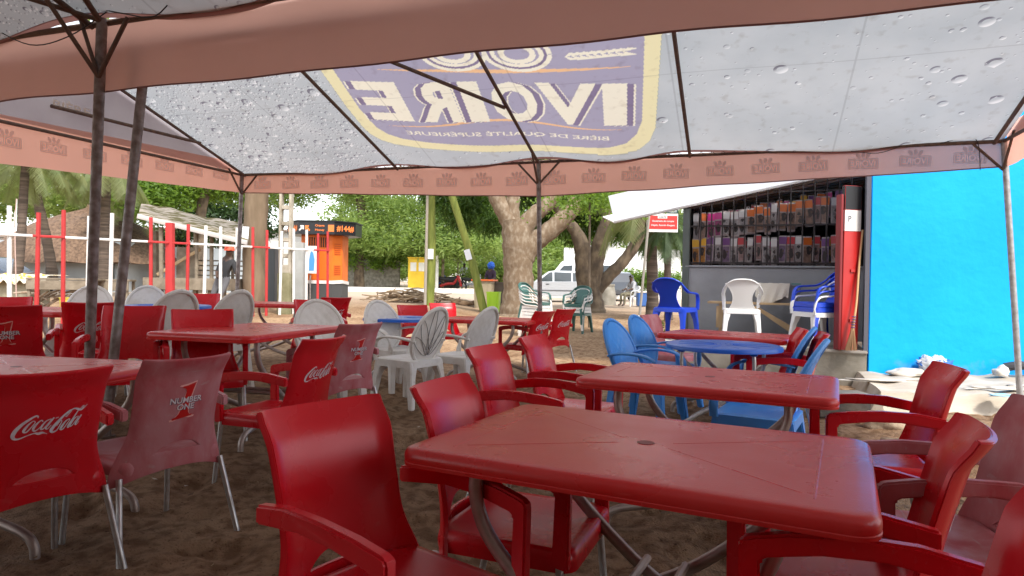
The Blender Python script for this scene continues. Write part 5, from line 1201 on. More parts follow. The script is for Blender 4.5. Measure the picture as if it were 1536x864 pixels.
# concrete ladder pole
b = ong(428, 17); t = thing('utility_pole', 'square concrete utility pole with ladder holes left of the orange kiosk', 'pole', b)
mb = MB(); wv = .125
for x in (-wv, wv): mb.box((x * (1), 0, 3.2), (.065, .20, 6.6))
for k in range(16): mb.box((0, 0, .25 + k * .41), (.2, .17, .10 if k > 2 else .36))
mb.build('shaft', mat('stained pale concrete', (.46, .41, .33), .85, col2=(.20, .17, .12), nscale=3, namt=.8, bump=.3), t, bevel=.01)
MB().box((0, -.02, .5), (.33, .24, 1.1)).build('base', mat('mossy concrete', (.27, .25, .15), .9, col2=(.14, .13, .06), nscale=4, namt=.8), t, bevel=.02)
# kiosk
b = ong(487, 25.5); kk = thing('phone_kiosk', 'bright orange money kiosk with black sign band on its roof', 'kiosk', b)
def octo(w_, d, c): return [(w_ / 2 - c, -d / 2), (w_ / 2, -d / 2 + c), (w_ / 2, d / 2 - c), (w_ / 2 - c, d / 2), (-w_ / 2 + c, d / 2), (-w_ / 2, d / 2 - c), (-w_ / 2, -d / 2 + c), (-w_ / 2 + c, -d / 2)]
MB().loft([[(x, y, z) for x, y in octo(1.55, 1.5, .30)] for z in (.72, 2.42)]).build('body', ORANGE, kk, angle=20, bevel=.01)
MB().loft([[(x, y, z) for x, y in octo(1.57, 1.52, .30)] for z in (-.1, .62)]).build('base', mat('dark grey base', (.06, .06, .06), .7), kk, angle=20)
MB().loft([[(x, y, z + (.03 * math.sin(k * 2.2))) for k, (x, y) in enumerate(octo(1.62, 1.57, .30))] for z in (.61, .73)]).build('white_band', WPAINT, kk, angle=20)
OB = octo(2.55, 2.3, .62)
MB().loft([[(x, y, z) for x, y in OB] for z in (2.42, 2.88)]).build('sign_band', mat('black sign panel', (.012, .012, .016), .35), kk, angle=20, bevel=.01)
MB().loft([[(x * 1.03, y * 1.03, z) for x, y in OB] for z in (2.885, 2.93)]).build('roof_cap', BLK, kk, angle=20)
OT = mat('orange sign lettering', (.85, .22, .05), .5)
def face_fn(p, q, off=.014):
    p, q = Vector((*p, 0)), Vector((*q, 0)); c = (p + q) / 2; d = (q - p).normalized(); n_ = Vector((d.y, -d.x, 0))
    if n_.dot(c) < 0: n_ = -n_
    if d.cross(Vector((0, 0, 1))).dot(n_) < 0: d = -d
    return lambda a, bb, c=c, d=d, n_=n_: c + d * a + n_ * off + Vector((0, 0, 2.65 + bb))
# 7->0 front, 0->1 right chamfer, 6->7 left chamfer
ff, fr, fl = face_fn(OB[7], OB[0]), face_fn(OB[0], OB[1]), face_fn(OB[6], OB[7])
for f_ in (fr, fl): g_ = MB(); put_text(g_, '#144#', .72, .24, f_, .03); g_.build('number', OT, kk, smooth=False)
g_ = MB(); put_text(g_, 'Orange', .34, .11, lambda a, b_: ff(a + .12, b_ + .08), .02); put_text(g_, 'Money', .34, .10, lambda a, b_: ff(a + .12, b_ - .08), .02); g_.build('wording', OT, kk, smooth=False)
g_ = MB(); g_.add([ff(a, b_) for a, b_ in ((.42, -.13), (.64, -.13), (.64, .12), (.42, .12))], [(0, 1, 2, 3)]); g_.build('logo_square', OT, kk, smooth=False)
def arrow(s_, x0, m): g_ = MB(); g_.add([ff(x0 + s_ * a, b_) for a, b_ in ((-.10, -.08), (-.06, -.12), (.04, -.01), (.04, -.06), (.09, -.06), (.09, .09), (-.05, .09), (-.05, .04), (0, .04))], [tuple(range(9))]); g_.build('arrow', m, kk, smooth=False)
arrow(1, -.55, WPAINT); arrow(-1, -.33, OT)
DO = mat('dark orange', (.50, .08, .008), .6)
mb = MB()
for k in range(9): mb.box((-.36 + k * .085, -.765, 2.15), (.04, .02, .36))
mb.build('window_grille', mat('dark opening', (.05, .02, .015), .8), kk)
MB().box((-.02, -.762, 1.35), (.62, .015, 1.15)).build('door', mat('kiosk door orange', (.72, .14, .01), .45), kk, bevel=.004)
for zc_, n_l in ((1.72, 6), (.98, 5)):
    mb = MB()
    for k in range(n_l): a = Vector((*octo(1.55, 1.5, .3)[0], 0)); c = Vector((*octo(1.55, 1.5, .3)[1], 0)); q = (a + c) / 2 + Vector((.012, -.012, zc_ + k * .075)); mb.box(q, (.26, .02, .02), Matrix.Rotation(R(45), 3, 'Z'))
    mb.build('louvre', DO, kk)
p = ong(465, 24.2); ps = thing('poster', 'white poster with a blue figure standing before the kiosk', 'poster', p)
MB().box((.05, 0, 1.5), (.36, .03, 1.0)).build('panel', WPAINT, ps, bevel=.004)
mb = MB()
def cutout(pts, m, nm): g_ = MB(); g_.add([(x, -.018, z) for x, z in pts], [tuple(range(len(pts)))]); g_.build(nm, m, ps, smooth=False)
cutout([(-.04, 1.1), (.14, 1.1), (.16, 1.5), (.11, 1.75), (.05, 1.82), (0, 1.75), (-.04, 1.5)], mat('blue print', (.08, .30, .62), .5), 'printed_figure'); 
MB().tube([(.0, .02, 0), (.0, .02, .95)], .03, 8).build('stand', POLE, ps)
# grey cabinet left of the kiosk
o = MB().box((0, 0, 1.05), (.5, .45, 2.1)).build('metal_cabinet', mat('grey cabinet', (.42, .42, .40), .6, col2=(.3, .3, .28), nscale=3, namt=.6), None, loc=ong(447, 24), bevel=.015); tag(o, 'tall grey cabinet between the concrete pole and the orange kiosk', 'cabinet')
o = MB().box((0, 0, .9), (.35, .4, 1.8)).build('metal_cabinet', mat('dark cabinet', (.05, .055, .06), .5), None, loc=ong(407, 22), bevel=.015); tag(o, 'dark upright cabinet beside the straight tree trunk', 'cabinet')
# hedge on block wall, road kerb
p0, p1 = ong(520, 40), ong(592, 40)
o = MB().box(((p0.x + p1.x) / 2, 40, p0.z + .8), (p1.x - p0.x + .6, .3, 2.0)).build('block_wall', mat('dark mossy blocks', (.12, .11, .09), .9, col2=(.25, .24, .2), nscale=6, namt=.8), None); tag(o, 'dark block wall below the bright hedge', 'wall')
c = (p0 + p1) / 2; h = thing('hedge', 'bright yellow green hedge on the block wall right of the kiosk', 'hedge', (c.x, 40, p0.z + 1.6)); leaves('foliage', blob_centres(90, (0, 0, .25), (1.9, .7, .75), 4), 60, (.18, .18, .14), .16, .09, LEAF3, h, .0, seed=12)
c = ong(962, 38); h = thing('hedge', 'clipped green hedge in front of the white wall beyond the square', 'hedge', c); leaves('foliage', blob_centres(150, (0, 0, 1.0), (3.0, .5, .55), 4, .1), 60, (.2, .2, .14), .14, .08, LEAF3, h, .0, seed=14)
p0, p1 = ong(350, 36), ong(1080, 36); o = MB().box(((p0.x + p1.x) / 2, 36, gz(0, 36) + .12), (p1.x - p0.x, .25, .52)).build('white_kerb_wall', mat('white limewash', (.72, .70, .66), .8, col2=(.5, .48, .44), nscale=2, namt=.6), None, bevel=.02); tag(o, 'long low white kerb wall along the far side of the square', 'kerb wall')
c = ong(960, 39.5); o = MB().box((-1.0, .6, 1.4), (7, .3, 2.9)).build('white_wall', WPAINT, None, loc=c, bevel=.02); tag(o, 'white garden wall behind the clipped hedge', 'wall')
# yellow stall, market clutter, far buildings
c = ong(627, 39); t = thing('yellow_stall', 'small yellow stall with two white signs beyond the white kerb', 'stall', c)
MB().box((0, 0, .95), (1.05, .9, 1.9)).build('box', mat('yellow stall paint', (.75, .50, .03), .6, col2=(.6, .38, .03), nscale=3, namt=.5), t, bevel=.02); MB().box((0, 0, 1.93), (1.15, 1.0, .06)).build('roof', mat('yellow stall paint', 0), t) if 0 else MB().box((0, 0, 1.93), (1.15, 1.0, .06)).build('roof', MATS['yellow stall paint'], t, bevel=.01)
for x in (-.22, .26): MB().box((x, -.46, 1.4), (.34, .012, .5)).build('sign', WPAINT, t)
FB_ = 'pale buildings far behind the trees'
for k, (px, Y, w_, h_, col, lab) in enumerate(((560, 70, 16, 4.2, (.62, .6, .56), 'long pale building far behind the trees, left of the yellow stall'), (740, 66, 13, 3.4, (.55, .55, .52), 'low pale building far away behind the market people'), (905, 62, 14, 4.6, (.7, .7, .68), 'white building far behind the parked cars'), (250, 60, 22, 4.5, (.5, .5, .48), 'grey building far behind the shelter'), (20, 56, 16, 3.4, (.40, .42, .42), 'grey building far behind the thatched hut'))):
    c = ong(px, Y); t = thing('far_building', lab, 'building', c, 0, FB_); MB().box((0, 3, h_ / 2), (w_, 6, h_)).build('wall', mat('far wall %d' % k, col, .85), t, bevel=.03)
    MB().box((0, 2.9, h_ + .08), (w_ + .8, 6.8, .16)).build('roof', mat('far roof', (.22, .17, .14), .8), t)
    for q in range(int(w_ / 2.6)):
        x = -w_ / 2 + 1.3 + q * 2.6; MB().box((x, -.02, 1.3), (1.1, .08, 1.5)).build('window', mat('dark opening2', (.03, .03, .03), .6), t)
for k, (px, w_, m) in enumerate(((655, .10, WPAINT), (664, .09, GWOOD), (650, .12, WPAINT))):
    c = ong(px, 38.5 + k); t = tag(MB().tube([(0, 0, 0), (0, 0, 2.1)], w_, 8).build('market_post', m, None, loc=c), ('short white post right of the mossy pole beyond the kerb', 'short wooden post among the market stalls beyond the kerb', 'white post hidden close behind the mossy pole')[k], 'post')
c = ong(668, 41); t = thing('market_stall', 'low market stall with grey sheet roof beyond the kerb', 'stall', c); MB().box((0, 0, 2.0), (2.0, 1.4, .08), Matrix.Rotation(R(12), 3, 'Y')).build('roof', mat('grey sheet', (.3, .28, .27), .7), t); MB().box((0, 0, .5), (1.7, 1.0, .7)).build('counter', mat('dark counter', (.05, .04, .035), .8), t)
for x in (-.8, .8): MB().tube([(x, -.5, 0), (x, -.5, 2.0)], .04, 6).build('post', GWOOD, t)
# motorbikes as dark low machines in a row
def scooter(px, Y, col, lab, rz=0):
    c = ong(px, Y); t = thing('motorbike', lab, 'motorbike', c, rz, 'motorbikes beyond the kerb')
    for x in (-.62, .62): MB().tube([(x + .29 * math.cos(a), 0, .3 + .29 * math.sin(a)) for a in np.linspace(0, 6.283, 21)], .05, 6, cap=False).build('wheel', TYRE, t)
    MB().tube(smoothpath([(-.62, 0, .75), (-.3, 0, .72), (.1, 0, .70), (.35, 0, .85)]), [.10] * 19, 8).build('seat', BLK, t)
    MB().tube(smoothpath([(-.62, 0, .3), (-.2, 0, .45), (.2, 0, .5), (.42, 0, .9), (.62, 0, .3)]), [.07, .09] * 12 + [.06], 8).build('body', mat(col[0], col[1], .4), t)
    MB().tube([(.42, -.33, 1.0), (.42, 0, .95), (.42, .33, 1.0)], .02, 6).build('handlebar', ALU, t)
scooter(676, 39, ('red bike paint', (.4, .02, .02)), 'red motorbike left of the man in white beyond the kerb'); scooter(708, 39.5, ('grey bike paint', (.3, .3, .32)), 'grey motorbike right of the man in white beyond the kerb', .3); scooter(655, 40.5, ('blue bike paint', (.05, .1, .35)), 'blue motorbike close to the yellow stall', .2)
# mossy poles with papers
def mossy(px0, py0, px1, py1, Y, r_, lab, nm, pp):
    b_ = ong(px0, Y); t_ = thing(nm, lab, 'pole', b_, 0, 'mossy poles in the square'); a = rel(px1, py1, Y, b_); d = a.normalized()
    MB().tube(smoothpath([Vector((0, 0, -.1)), a * .5 + Vector((.05, 0, 0)), a, a * 1.6]), [r_ * 1.1] * 6 + [r_] * 13, 12).build('shaft', MOSSP, t_)
    q = onY(pp[0], pp[1], Y - r_ - .06); o_ = MB().box((0, 0, 0), (.19, .008, .34)).build('paper_notice', mat('white paper', (.75, .77, .8)), None, loc=q, rot=(0, math.atan2(d.x, d.z), 0)); tag(o_, pp[2], 'notice')
mossy(645, 455, 647, 297, 22.5, .13, 'upright mossy green pole with a white paper beside a thin grey pole', 'mossy_pole', (646, 381, 'white paper notice on the upright mossy pole'))
mossy(728, 463, 680, 300, 21.5, .12, 'leaning mossy green pole with a white paper', 'mossy_pole', (702, 382, 'white paper notice on the leaning mossy pole'))
b = ong(638, 22.2); o = MB().tube([(0, 0, -.1), (.02, 0, 3.2), (.03, 0, 6)], [.05, .045, .04], 8).build('thin_pole', mat('grey stick', (.33, .29, .24), .8), None, loc=b); tag(o, 'thin grey pole standing just left of the upright mossy pole', 'pole')
# brushwood pile
mb = MB()
for k in range(110):
    a = rng.normal(0, .35) + (0 if rng.random() < .8 else 1.2); x = rng.normal(0, .85); z = abs(rng.normal(0, .22)) * max(.2, 1 - abs(x) / 2.2) + .05; p = Vector((x, rng.uniform(-.5, .5), z)); L = rng.uniform(.3, 1.0); d = Vector((math.cos(a) * L / 2, rng.uniform(-.2, .2), math.sin(a) * L / 4))
    mb.tube([p - d, p + Vector((0, 0, .05 * L)), p + d], [.02, rng.uniform(.02, .05), .015], 6)
o = mb.build('brushwood_pile', mat('dry grey branches', (.34, .25, .16), .9, col2=(.16, .11, .07), nscale=4, namt=.8), None, loc=ong(620, 24.5)); tag(o, 'pile of dry branches around the upright mossy pole', 'branches', kind='stuff')
for k, (px, Y) in enumerate(((686, 24), (699, 23.8), (711, 24.2))): lump('log', ong(px, Y) + Vector((0, 0, .08)), (.22, .12, .13), mat('rotten log', (.16, .10, .06), .95, col2=(.3, .2, .12), nscale=6, namt=.8), ('dark log stump left of the leaning mossy pole', 'middle dark log by the leaning mossy pole', 'right hand dark log by the leaning mossy pole')[k], 'log', 90 + k)
# bins
def bin_(px, Y, w_, h_, col, lab, name):
    c_ = ong(px, Y); t_ = thing(name, lab, 'bin', c_, R(-12)); MB().loft([[(x, y, z) for x, y in rrect(w_ * k, w_ * k * .95, .03, 2)] for k, z in ((.86, 0), (1, h_ * .93), (1.04, h_ * .93), (1.04, h_), (.94, h_), (.82, .05))]).build('body', mat(*col), t_, angle=40)
    for x in (-.3, .3): MB().box((x * w_, -w_ * .47, h_ * .5), (.02, .02, h_ * .8)).build('rib', mat(*col), t_)
    return t_
t = bin_(741, 21.5, .40, .66, ('lime green bin', (.36, .62, .02), .45), 'lime green waste bin at the foot of the big mango tree', 'waste_bin')
g_ = MB(); put_text(g_, 'Poubelle', .22, .04, lambda a, b_: (a, -.215, .42 + b_), .0) if 0 else None
t = bin_(727, 23.5, .66, .98, ('beige bin', (.40, .33, .22), .6), 'tall beige bin with an orange lid behind the lime green bin', 'waste_bin'); MB().box((0, 0, 1.0), (.8, .75, .06)).build('lid', mat('orange lid', (.70, .14, .03), .5), t, bevel=.01)
t = bin_(750, 23.8, .60, .95, ('brown bin', (.06, .045, .035), .6), 'dark brown bin between the beige bin and the tree', 'waste_bin')
# concrete planter, sign post
c = ong(912, 28); o = MB().loft([[(r_ * math.cos(a), r_ * math.sin(a), z) for a in np.linspace(0, 6.283, 25)[:-1]] for r_, z in ((.36, -.05), (.33, .5), (.27, .78), (.29, .80), (.29, .88), (.24, .88), (.22, .7))]).build('concrete_planter', CONC, None, loc=c, angle=50); tag(o, 'round grey concrete planter beyond the forked mango tree', 'planter')
b = onG(958, 486); sg = thing('sign_post', 'red and white money transfer sign on a thin post beside the shop', 'sign', b)
Ys = b.y; MB().tube([Vector((0, 0, -.05)), onY(974, 320, Ys) - b + Vector((0, 0, 0))], .035, 10).build('post', mat('grey brown post', (.30, .27, .23), .6), sg)
def sgp(px, py, dy=0): return onY(px, py, Ys + dy) - b
ctr = sgp(994, 334, -.0); 
SW, SHH = (sgp(1017, 334) - sgp(970, 334)).length, (sgp(994, 321) - sgp(994, 349)).length
ctr = ctr + Vector((0, .05, 0))
MB().box(ctr, (SW, .03, SHH)).build('board', WPAINT, sg, bevel=.003)
MB().box(ctr + Vector((.0, -.017, .01)), (SW * .95, .01, SHH * .72)).build('red_panel', mat('sign red', (.62, .03, .02), .4), sg)
MB().box(ctr + Vector((SW * .05, 0, SHH * .62)), (SW * .9, .03, SHH * .18)).build('green_panel', mat('sign dark green', (.01, .05, .04), .5), sg)
MB().box(ctr + Vector((SW * .1, 0.0, SHH * 1.0)), (SW * .8, .03, SHH * .5)).build('upper_board', WPAINT, sg)
for txt, x, z, w_, h_, m, yy in (("TRANSFERT D'ARGENT", .06, .62, .8, .11, WPAINT, -.018), ('CARTE', 0, .30, .22, .09, BLK, -.026), ('Ouverture de compte', .02, .08, .7, .12, WPAINT, -.0245), ("Dépôt, Retrait d'argent", .02, -.14, .75, .12, WPAINT, -.0245), ('ASSURANCE', .1, 1.0, .5, .12, mat('grey lettering', (.25, .25, .26), .6), -.018)):
    g_ = MB(); put_text(g_, txt, SW * w_, SHH * h_, lambda a, b_: ctr + Vector((a + SW * x, yy, b_ + SHH * z)), .015); g_.build('lettering', m, sg, smooth=False)
MB().box(ctr + Vector((0, -.0235, SHH * .30)), (SW * .3, .002, SHH * .14)).build('label_plate', WPAINT, sg)
c = onG(952, 492); t = tag(MB().box((.05, 0, .14), (.42, .3, .32)).build('white_crate', WPAINT, None, loc=ong(962, c.y), bevel=.02), 'white box at the foot of the sign post', 'box')
b = ong(988, 11.8); t = thing('flower_pot', 'small plant in a grey pot at the porch corner', 'plant', b); MB().loft([[(r_ * math.cos(a), r_ * math.sin(a), z) for a in np.linspace(0, 6.283, 17)[:-1]] for r_, z in ((.10, 0), (.15, .28), (.16, .28), (.14, .26))]).build('pot', mat('grey pot', (.2, .19, .18), .7), t); leaves('leaves', np.array([[0, 0, .36]]), 60, (.10, .10, .06), .14, .05, LEAF3, t, -.3, seed=5)
# white basket by stack
c = ong(862, 15.3) 
# ------------------------------------------------------------------ cars
def car(loc, rz, paint, lab, prof, L=4.0, W=1.6, group='parked cars', dark=False):
    """prof: side outline as (x, z) from the rear bumper over the roof to the front bumper"""
    t = thing('parked_car', lab, 'car', loc, rz, group)
    mb = MB(); n_ = len(prof['body'])
    def sl(y, k): return [(x, y, z) for x, z in [(cx + (x0 - cx) * k, z0) for (x0, z0), cx in zip(prof['body'], [0] * n_)]]
    ring = [sl(-W / 2, .985), sl(-W / 2 + .07, 1), sl(0, 1.01), sl(W / 2 - .07, 1), sl(W / 2, .985)]
    mb.loft(ring, cap=True); mb.build('body', paint, t, angle=40, bevel=.02)
    cb = MB(); g0 = prof['cabin']; cb.loft([[(x, (-W / 2 + .03 + .16 * (z - .85) / .5) * s_, z) for x, z in g0] for s_ in (1, -1)]); cb.build('cabin', paint, t, angle=35, bevel=.02)
    for s_ in (-1, 1):
        for wn in prof['win']:
            g_ = MB(); g_.add([(x, s_ * (W / 2 - .03 - .16 * (z - .85) / .5 + .008), z) for x, z in wn], [tuple(range(len(wn)))]); g_.build('window', GLASS, t, solid=.004)
        for x in prof['wheels']:
            wh = MB().tube([(x + .24 * math.cos(a), s_ * (W / 2 - .07), .29 + .24 * math.sin(a)) for a in np.linspace(0, 6.283, 25)], .065, 8, cap=False).build('wheel', TYRE, t)
            MB().loft([[(x + r_ * math.cos(a), s_ * yy, .29 + r_ * math.sin(a)) for a in np.linspace(0, 6.283, 21)[:-1]] for r_, yy in ((.19, W / 2 - .05), (.17, W / 2 - .01), (.05, W / 2 + .005))]).build('hubcap', mat('silver hubcap', (.6, .6, .6), .4, .5), wh, angle=50)
            MB().tube([(x + .335 * math.cos(a), s_ * (W / 2 - .0), .30 + .335 * math.sin(a)) for a in np.linspace(0, 3.14, 14)], .02, 6).build('wheel_arch', BLK, wh)
        MB().box((prof['wheels'][0] * 0 + .0, s_ * (W / 2 + .005), .52), (L * .5, .015, .05)).build('side_trim', mat('grey trim', (.12, .12, .13), .5), t)
        MB().box((.18, s_ * (W / 2 + .012), .80), (.14, .02, .03)).build('door_handle', BLK, t)
        MB().box((-L / 2 + .06, s_ * (W / 2 - .2), .68), (.06, .24, .14)).build('rear_light', mat('tail light red', (.4, .02, .02), .3), t)
        MB().box((L / 2 - .05, s_ * (W / 2 - .25), .62), (.06, .28, .13)).build('headlight', mat('lamp glass', (.7, .72, .75), .1), t)
    for x in (-L / 2, L / 2): MB().box((x, 0, .40), (.16, W * .97, .20)).build('bumper', mat('dark bumper', (.05, .05, .055), .6), t, bevel=.03)
    return t
HB = dict(body=[(-1.98, .30), (-2.0, .62), (-1.93, .90), (-1.0, .93), (.75, .90), (1.55, .80), (1.92, .70), (1.98, .45), (1.92, .26), (-1.9, .26)], cabin=[(-1.90, .88), (-1.62, 1.32), (-1.3, 1.40), (-.1, 1.41), (.15, 1.36), (.80, .88)],
 win=[[(-1.62, .95), (-1.42, 1.28), (-.95, 1.32), (-.95, .94)], [(-.88, .94), (-.88, 1.32), (-.12, 1.34), (-.12, .93)], [(-.04, .93), (-.04, 1.34), (.10, 1.32), (.58, .92)]], wheels=[-1.22, 1.22])
VAN = dict(body=[(-2.2, .35), (-2.2, 1.1), (-2.1, 1.2), (1.4, 1.1), (2.1, .95), (2.25, .55), (2.2, .3), (-2.2, .3)], cabin=[(-2.15, 1.05), (-2.05, 1.95), (-1.8, 2.05), (.7, 2.05), (1.0, 1.95), (1.65, 1.02)],
 win=[[(-1.8, 1.2), (-1.8, 1.75), (-.9, 1.75), (-.9, 1.2)], [(-.7, 1.2), (-.7, 1.75), (.2, 1.75), (.2, 1.2)], [(.35, 1.2), (.35, 1.75), (.85, 1.72), (1.3, 1.2)]], wheels=[-1.4, 1.5])
c = ong(826, 30.5); car(c, math.pi, CARS, 'silver hatchback parked between the two mango trees', HB)
c = ong(872, 37); car(c, math.pi * .88, CARW, 'white van parked behind the silver hatchback', VAN, 4.4, 1.8)
c = ong(912, 34); car(c, math.pi * .5 + .2, CARD, 'dark car seen end on behind the forked mango tree', HB)
c = ong(-5, 24); car(c, 0, mat('blue grey car paint', (.10, .13, .18), .25, .2, coat=.5), 'dark blue car at the left edge in front of the thatched hut', HB)
c = ong(946, 40); car(c, .15, CARW, 'white car half hidden behind the clipped hedge', HB)
# ------------------------------------------------------------------ people
def person(loc, rz, J, clothes, lab, extra=None, group=None):
    """J: joints of the pose, one skin surface; clothes: (shirt, trousers) materials"""
    t = thing('person', lab, 'person', loc, rz, group)
    names = list(J); idx = {k: i for i, k in enumerate(names)}
    E_ = [('pelvis', 'waist'), ('waist', 'chest'), ('chest', 'neck'), ('neck', 'head0'), ('head0', 'head1')]
    for s_ in 'lr': E_ += [('chest', 'sh' + s_), ('sh' + s_, 'el' + s_), ('el' + s_, 'wr' + s_), ('wr' + s_, 'ha' + s_), ('pelvis', 'hp' + s_), ('hp' + s_, 'kn' + s_), ('kn' + s_, 'an' + s_), ('an' + s_, 'to' + s_)]
    rad = dict(pelvis=.14, waist=.125, chest=.145, neck=.055, head0=.085, head1=.085)
    for s_ in 'lr': rad.update({'sh' + s_: .07, 'el' + s_: .045, 'wr' + s_: .03, 'ha' + s_: .035, 'hp' + s_: .10, 'kn' + s_: .065, 'an' + s_: .045, 'to' + s_: .035})
    me = bpy.data.meshes.new('body'); me.from_pydata([J[k] for k in names], [(idx[a], idx[b_]) for a, b_ in E_], []); o_ = bpy.data.objects.new('body', me); COL.objects.link(o_)
    sk = o_.modifiers.new('s', 'SKIN'); sk.use_smooth_shade = True; o_.modifiers.new('u', 'SUBSURF').levels = 2
    for k in names: me.skin_vertices[0].data[idx[k]].radius = (rad[k], rad[k] * (.8 if k in ('pelvis', 'waist', 'chest') else 1)); me.skin_vertices[0].data[idx[k]].use_root = (k == 'pelvis')
    dg = bpy.context.evaluated_depsgraph_get(); m2 = bpy.data.meshes.new_from_object(o_.evaluated_get(dg)); bpy.data.objects.remove(o_)
    for m_ in (SKIN, clothes[0], clothes[1]): m2.materials.append(m_)
    seg = [(Vector(J[a]), Vector(J[b_]), 1 if a in ('chest', 'waist', 'pelvis') and b_[:2] not in ('hp',) and b_ != 'neck' or a[:2] == 'sh' else 2 if a[:2] in ('hp', 'kn') or b_[:2] == 'hp' else 0) for a, b_ in E_]
    def dist(p, a, b_): ab = b_ - a; t_ = max(0, min(1, (p - a).dot(ab) / max(ab.length_squared, 1e-9))); return (p - a - ab * t_).length
    for f in m2.polygons: f.material_index = min(seg, key=lambda s_: dist(f.center, s_[0], s_[1]))[2]
    m2.shade_smooth(); obj('body', m2, None, t)
    h = (Vector(J['head0']) + Vector(J['head1'])) / 2; fwd = Vector(J.get('face', (0, -1, 0))) if 0 else Vector((0, -1, 0))
    if extra: extra(t, h)
    return t
def hair(t, h):
    bm = bmesh.new(); bmesh.ops.create_icosphere(bm, subdivisions=3, radius=.108)
    for v in bm.verts: v.co = Vector((v.co.x * .95, v.co.y * 1.05 + .012, v.co.z * 1.02 + .02)); 
    bmesh.ops.delete(bm, geom=[v for v in bm.verts if v.co.z < .0 or (v.co.y < -.06 and v.co.z < .055)], context='VERTS')
    me = bpy.data.meshes.new('hair'); bm.to_mesh(me); bm.free(); me.shade_smooth(); me.materials.append(MATS['black hair']); obj('hair', me, None, t, h)
def cap(t, h):
    m = mat('orange red cap', (.62, .09, .04), .6)
    MB().loft([[(.115 * k * math.cos(a), .12 * k * math.sin(a), z) for a in np.linspace(0, 6.283, 25)[:-1]] for k, z in ((1, .02), (.99, .06), (.85, .11), (.5, .14), (.1, .15))]).build('cap', m, t, loc=h)
    MB().loft([[(x, y, z) for x, y, z in ((-.08, -.09, .03), (.08, -.09, .03), (.06, -.20, .015), (-.06, -.20, .015))], [(x, y, z) for x, y, z in ((-.08, -.09, .042), (.08, -.09, .042), (.06, -.20, .027), (-.06, -.20, .027))]]).build('visor', m, t, loc=h)
def scarf(t, h):
    m = mat('bright blue headscarf', (.02, .12, .60), .7)
    bm = bmesh.new(); bmesh.ops.create_icosphere(bm, subdivisions=3, radius=.15)
    for v in bm.verts: k = 1 + .08 * math.sin(v.co.x * 40) * math.sin(v.co.z * 50); v.co = Vector((v.co.x * k * 1.0, (v.co.y * 1.0 + .03) * k, v.co.z * 1.05 * k + .05))
    me = bpy.data.meshes.new('headscarf'); bm.to_mesh(me); bm.free(); me.shade_smooth(); me.materials.append(m); obj('headscarf', me, None, t, h)
    MB().tube(smoothpath([(0, .1, .0), (-.03, .16, -.15), (-.05, .15, -.4)]), [.07] * 6 + [.10] * 6 + [.05], 8).build('scarf_tail', m, t, loc=h)
def standing(lean=0, hz=1.62):
    k = hz / 1.62; s_ = lambda x, y, z: (x * k + lean * z, y * k, z * k)
    J = dict(pelvis=s_(0, 0, .90), waist=s_(0, 0, 1.05), chest=s_(0, 0, 1.28), neck=s_(0, -.01, 1.42), head0=s_(0, -.02, 1.49), head1=s_(0, -.03, 1.57))
    for n_, q in (('l', 1), ('r', -1)): J.update({'sh' + n_: s_(q * .17, 0, 1.33), 'el' + n_: s_(q * .24, .02, 1.07), 'wr' + n_: s_(q * .24, -.08, .85), 'ha' + n_: s_(q * .23, -.11, .77), 'hp' + n_: s_(q * .09, 0, .84), 'kn' + n_: s_(q * .11, -.02, .48), 'an' + n_: s_(q * .12, .02, .08), 'to' + n_: s_(q * .13, -.13, .03)})
    return J
J = standing(.22); 
J.update(dict(shl=(.44, -.02, 1.26), ell=(.52, -.12, 1.0), wrl=(.58, -.2, 1.18), hal=(.60, -.22, 1.26), shr=(.16, .02, 1.30), elr=(.08, -.06, 1.05), wrr=(.12, -.2, .95), har=(.15, -.24, .92), knl=(.14, -.08, .48), anl=(.02, .02, .08), tol=(0, -.12, .03), knr=(-.02, -.02, .47), anr=(-.22, .02, .08), tor=(-.24, -.12, .03)))
person(ong(321, 15.4), R(8), J, (mat('black shirt', (.02, .02, .022), .8), mat('grey trousers', (.13, .13, .14), .8)), 'person in black shirt and red cap leaning sideways behind the fence', cap)
J = standing(0, 1.6); J.update(dict(wrl=(.18, -.28, .98), hal=(.15, -.34, .98), wrr=(-.1, -.28, .98), har=(-.06, -.34, 1.0), ell=(.25, -.08, 1.05), elr=(-.22, -.08, 1.05)))
person(ong(736, 27), R(-30), J, (mat('dark purple top', (.04, .02, .045), .8), mat('dark skirt', (.03, .03, .05), .8)), 'person with bright blue headscarf bending over goods behind the bins', scarf)
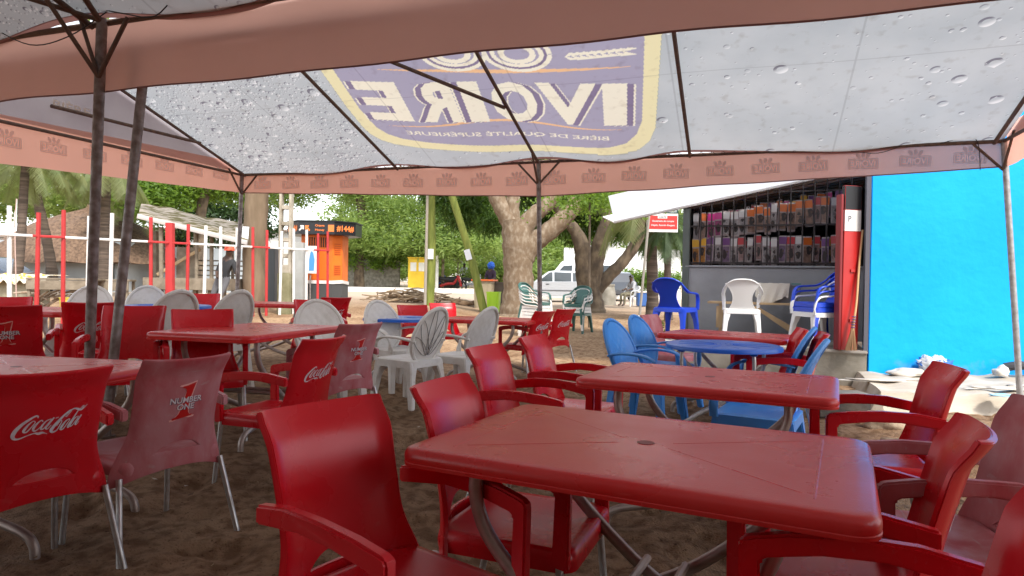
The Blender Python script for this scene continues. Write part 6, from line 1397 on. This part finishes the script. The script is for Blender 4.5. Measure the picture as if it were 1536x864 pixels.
person(ong(696, 43), R(15), standing(0, 1.7), (mat('white shirt', (.7, .72, .75), .8), mat('dark grey trousers', (.05, .05, .055), .8)), 'person in white shirt standing beyond the white kerb', hair)
J = dict(pelvis=(0, 0, .50), waist=(0, .02, .65), chest=(0, .0, .90), neck=(0, -.03, 1.04), head0=(0, -.05, 1.12), head1=(0, -.06, 1.2))
for n_, q in (('l', 1), ('r', -1)): J.update({'sh' + n_: (q * .17, 0, .95), 'el' + n_: (q * .22, -.12, .72), 'wr' + n_: (q * .15, -.32, .66), 'ha' + n_: (q * .12, -.39, .66), 'hp' + n_: (q * .1, -.08, .50), 'kn' + n_: (q * .12, -.45, .48), 'an' + n_: (q * .12, -.46, .09), 'to' + n_: (q * .12, -.6, .04)})
pc = ong(948, 27.3); person(pc, R(-62), J, (mat('grey striped shirt', (.35, .35, .37), .8), mat('olive trousers', (.16, .14, .09), .8)), 'person in grey shirt sitting on a white chair beyond the sign post', hair)
arch('white', pc + Vector((0, .05, .0)), -90 - 62, 'small white armchair under the sitting person in grey', 'far white armchairs')
c = ong(965, 27); t = thing('basin_stall', 'blue cool box with goods beside the sitting person', 'cool box', c); MB().box((0, 0, .3), (.5, .4, .55)).build('box', mat('blue cool box', (.04, .12, .35), .5), t, bevel=.03); MB().box((0, 0, .60), (.52, .42, .07)).build('lid', WPAINT, t, bevel=.02)

# stand-in bar, unseen, added behind the camera to keep sky light off the terrace
BR = mat('brown blocker wall', (.22, .15, .12), .9, col2=(.30, .22, .17), nscale=2, namt=.6, bump=.3)
t = thing('added_sky_blocker', 'brown bar building added unseen behind the camera to hold back sky light', 'building', (-1.5, -2.6, 0))
MB().box((0, -1.5, 1.7), (13, 3.0, 3.4)).build('wall', BR, t, bevel=.02); MB().box((0, -1.2, 3.45), (13.6, 4.2, .12)).build('roof', mat('far roof', (.22, .17, .14)), t)
for x in (-4, 0, 4): MB().box((x, .01, 1.1), (1.0, .08, 2.1)).build('door', mat('dark green door', (.02, .06, .04), .5), t, bevel=.01)
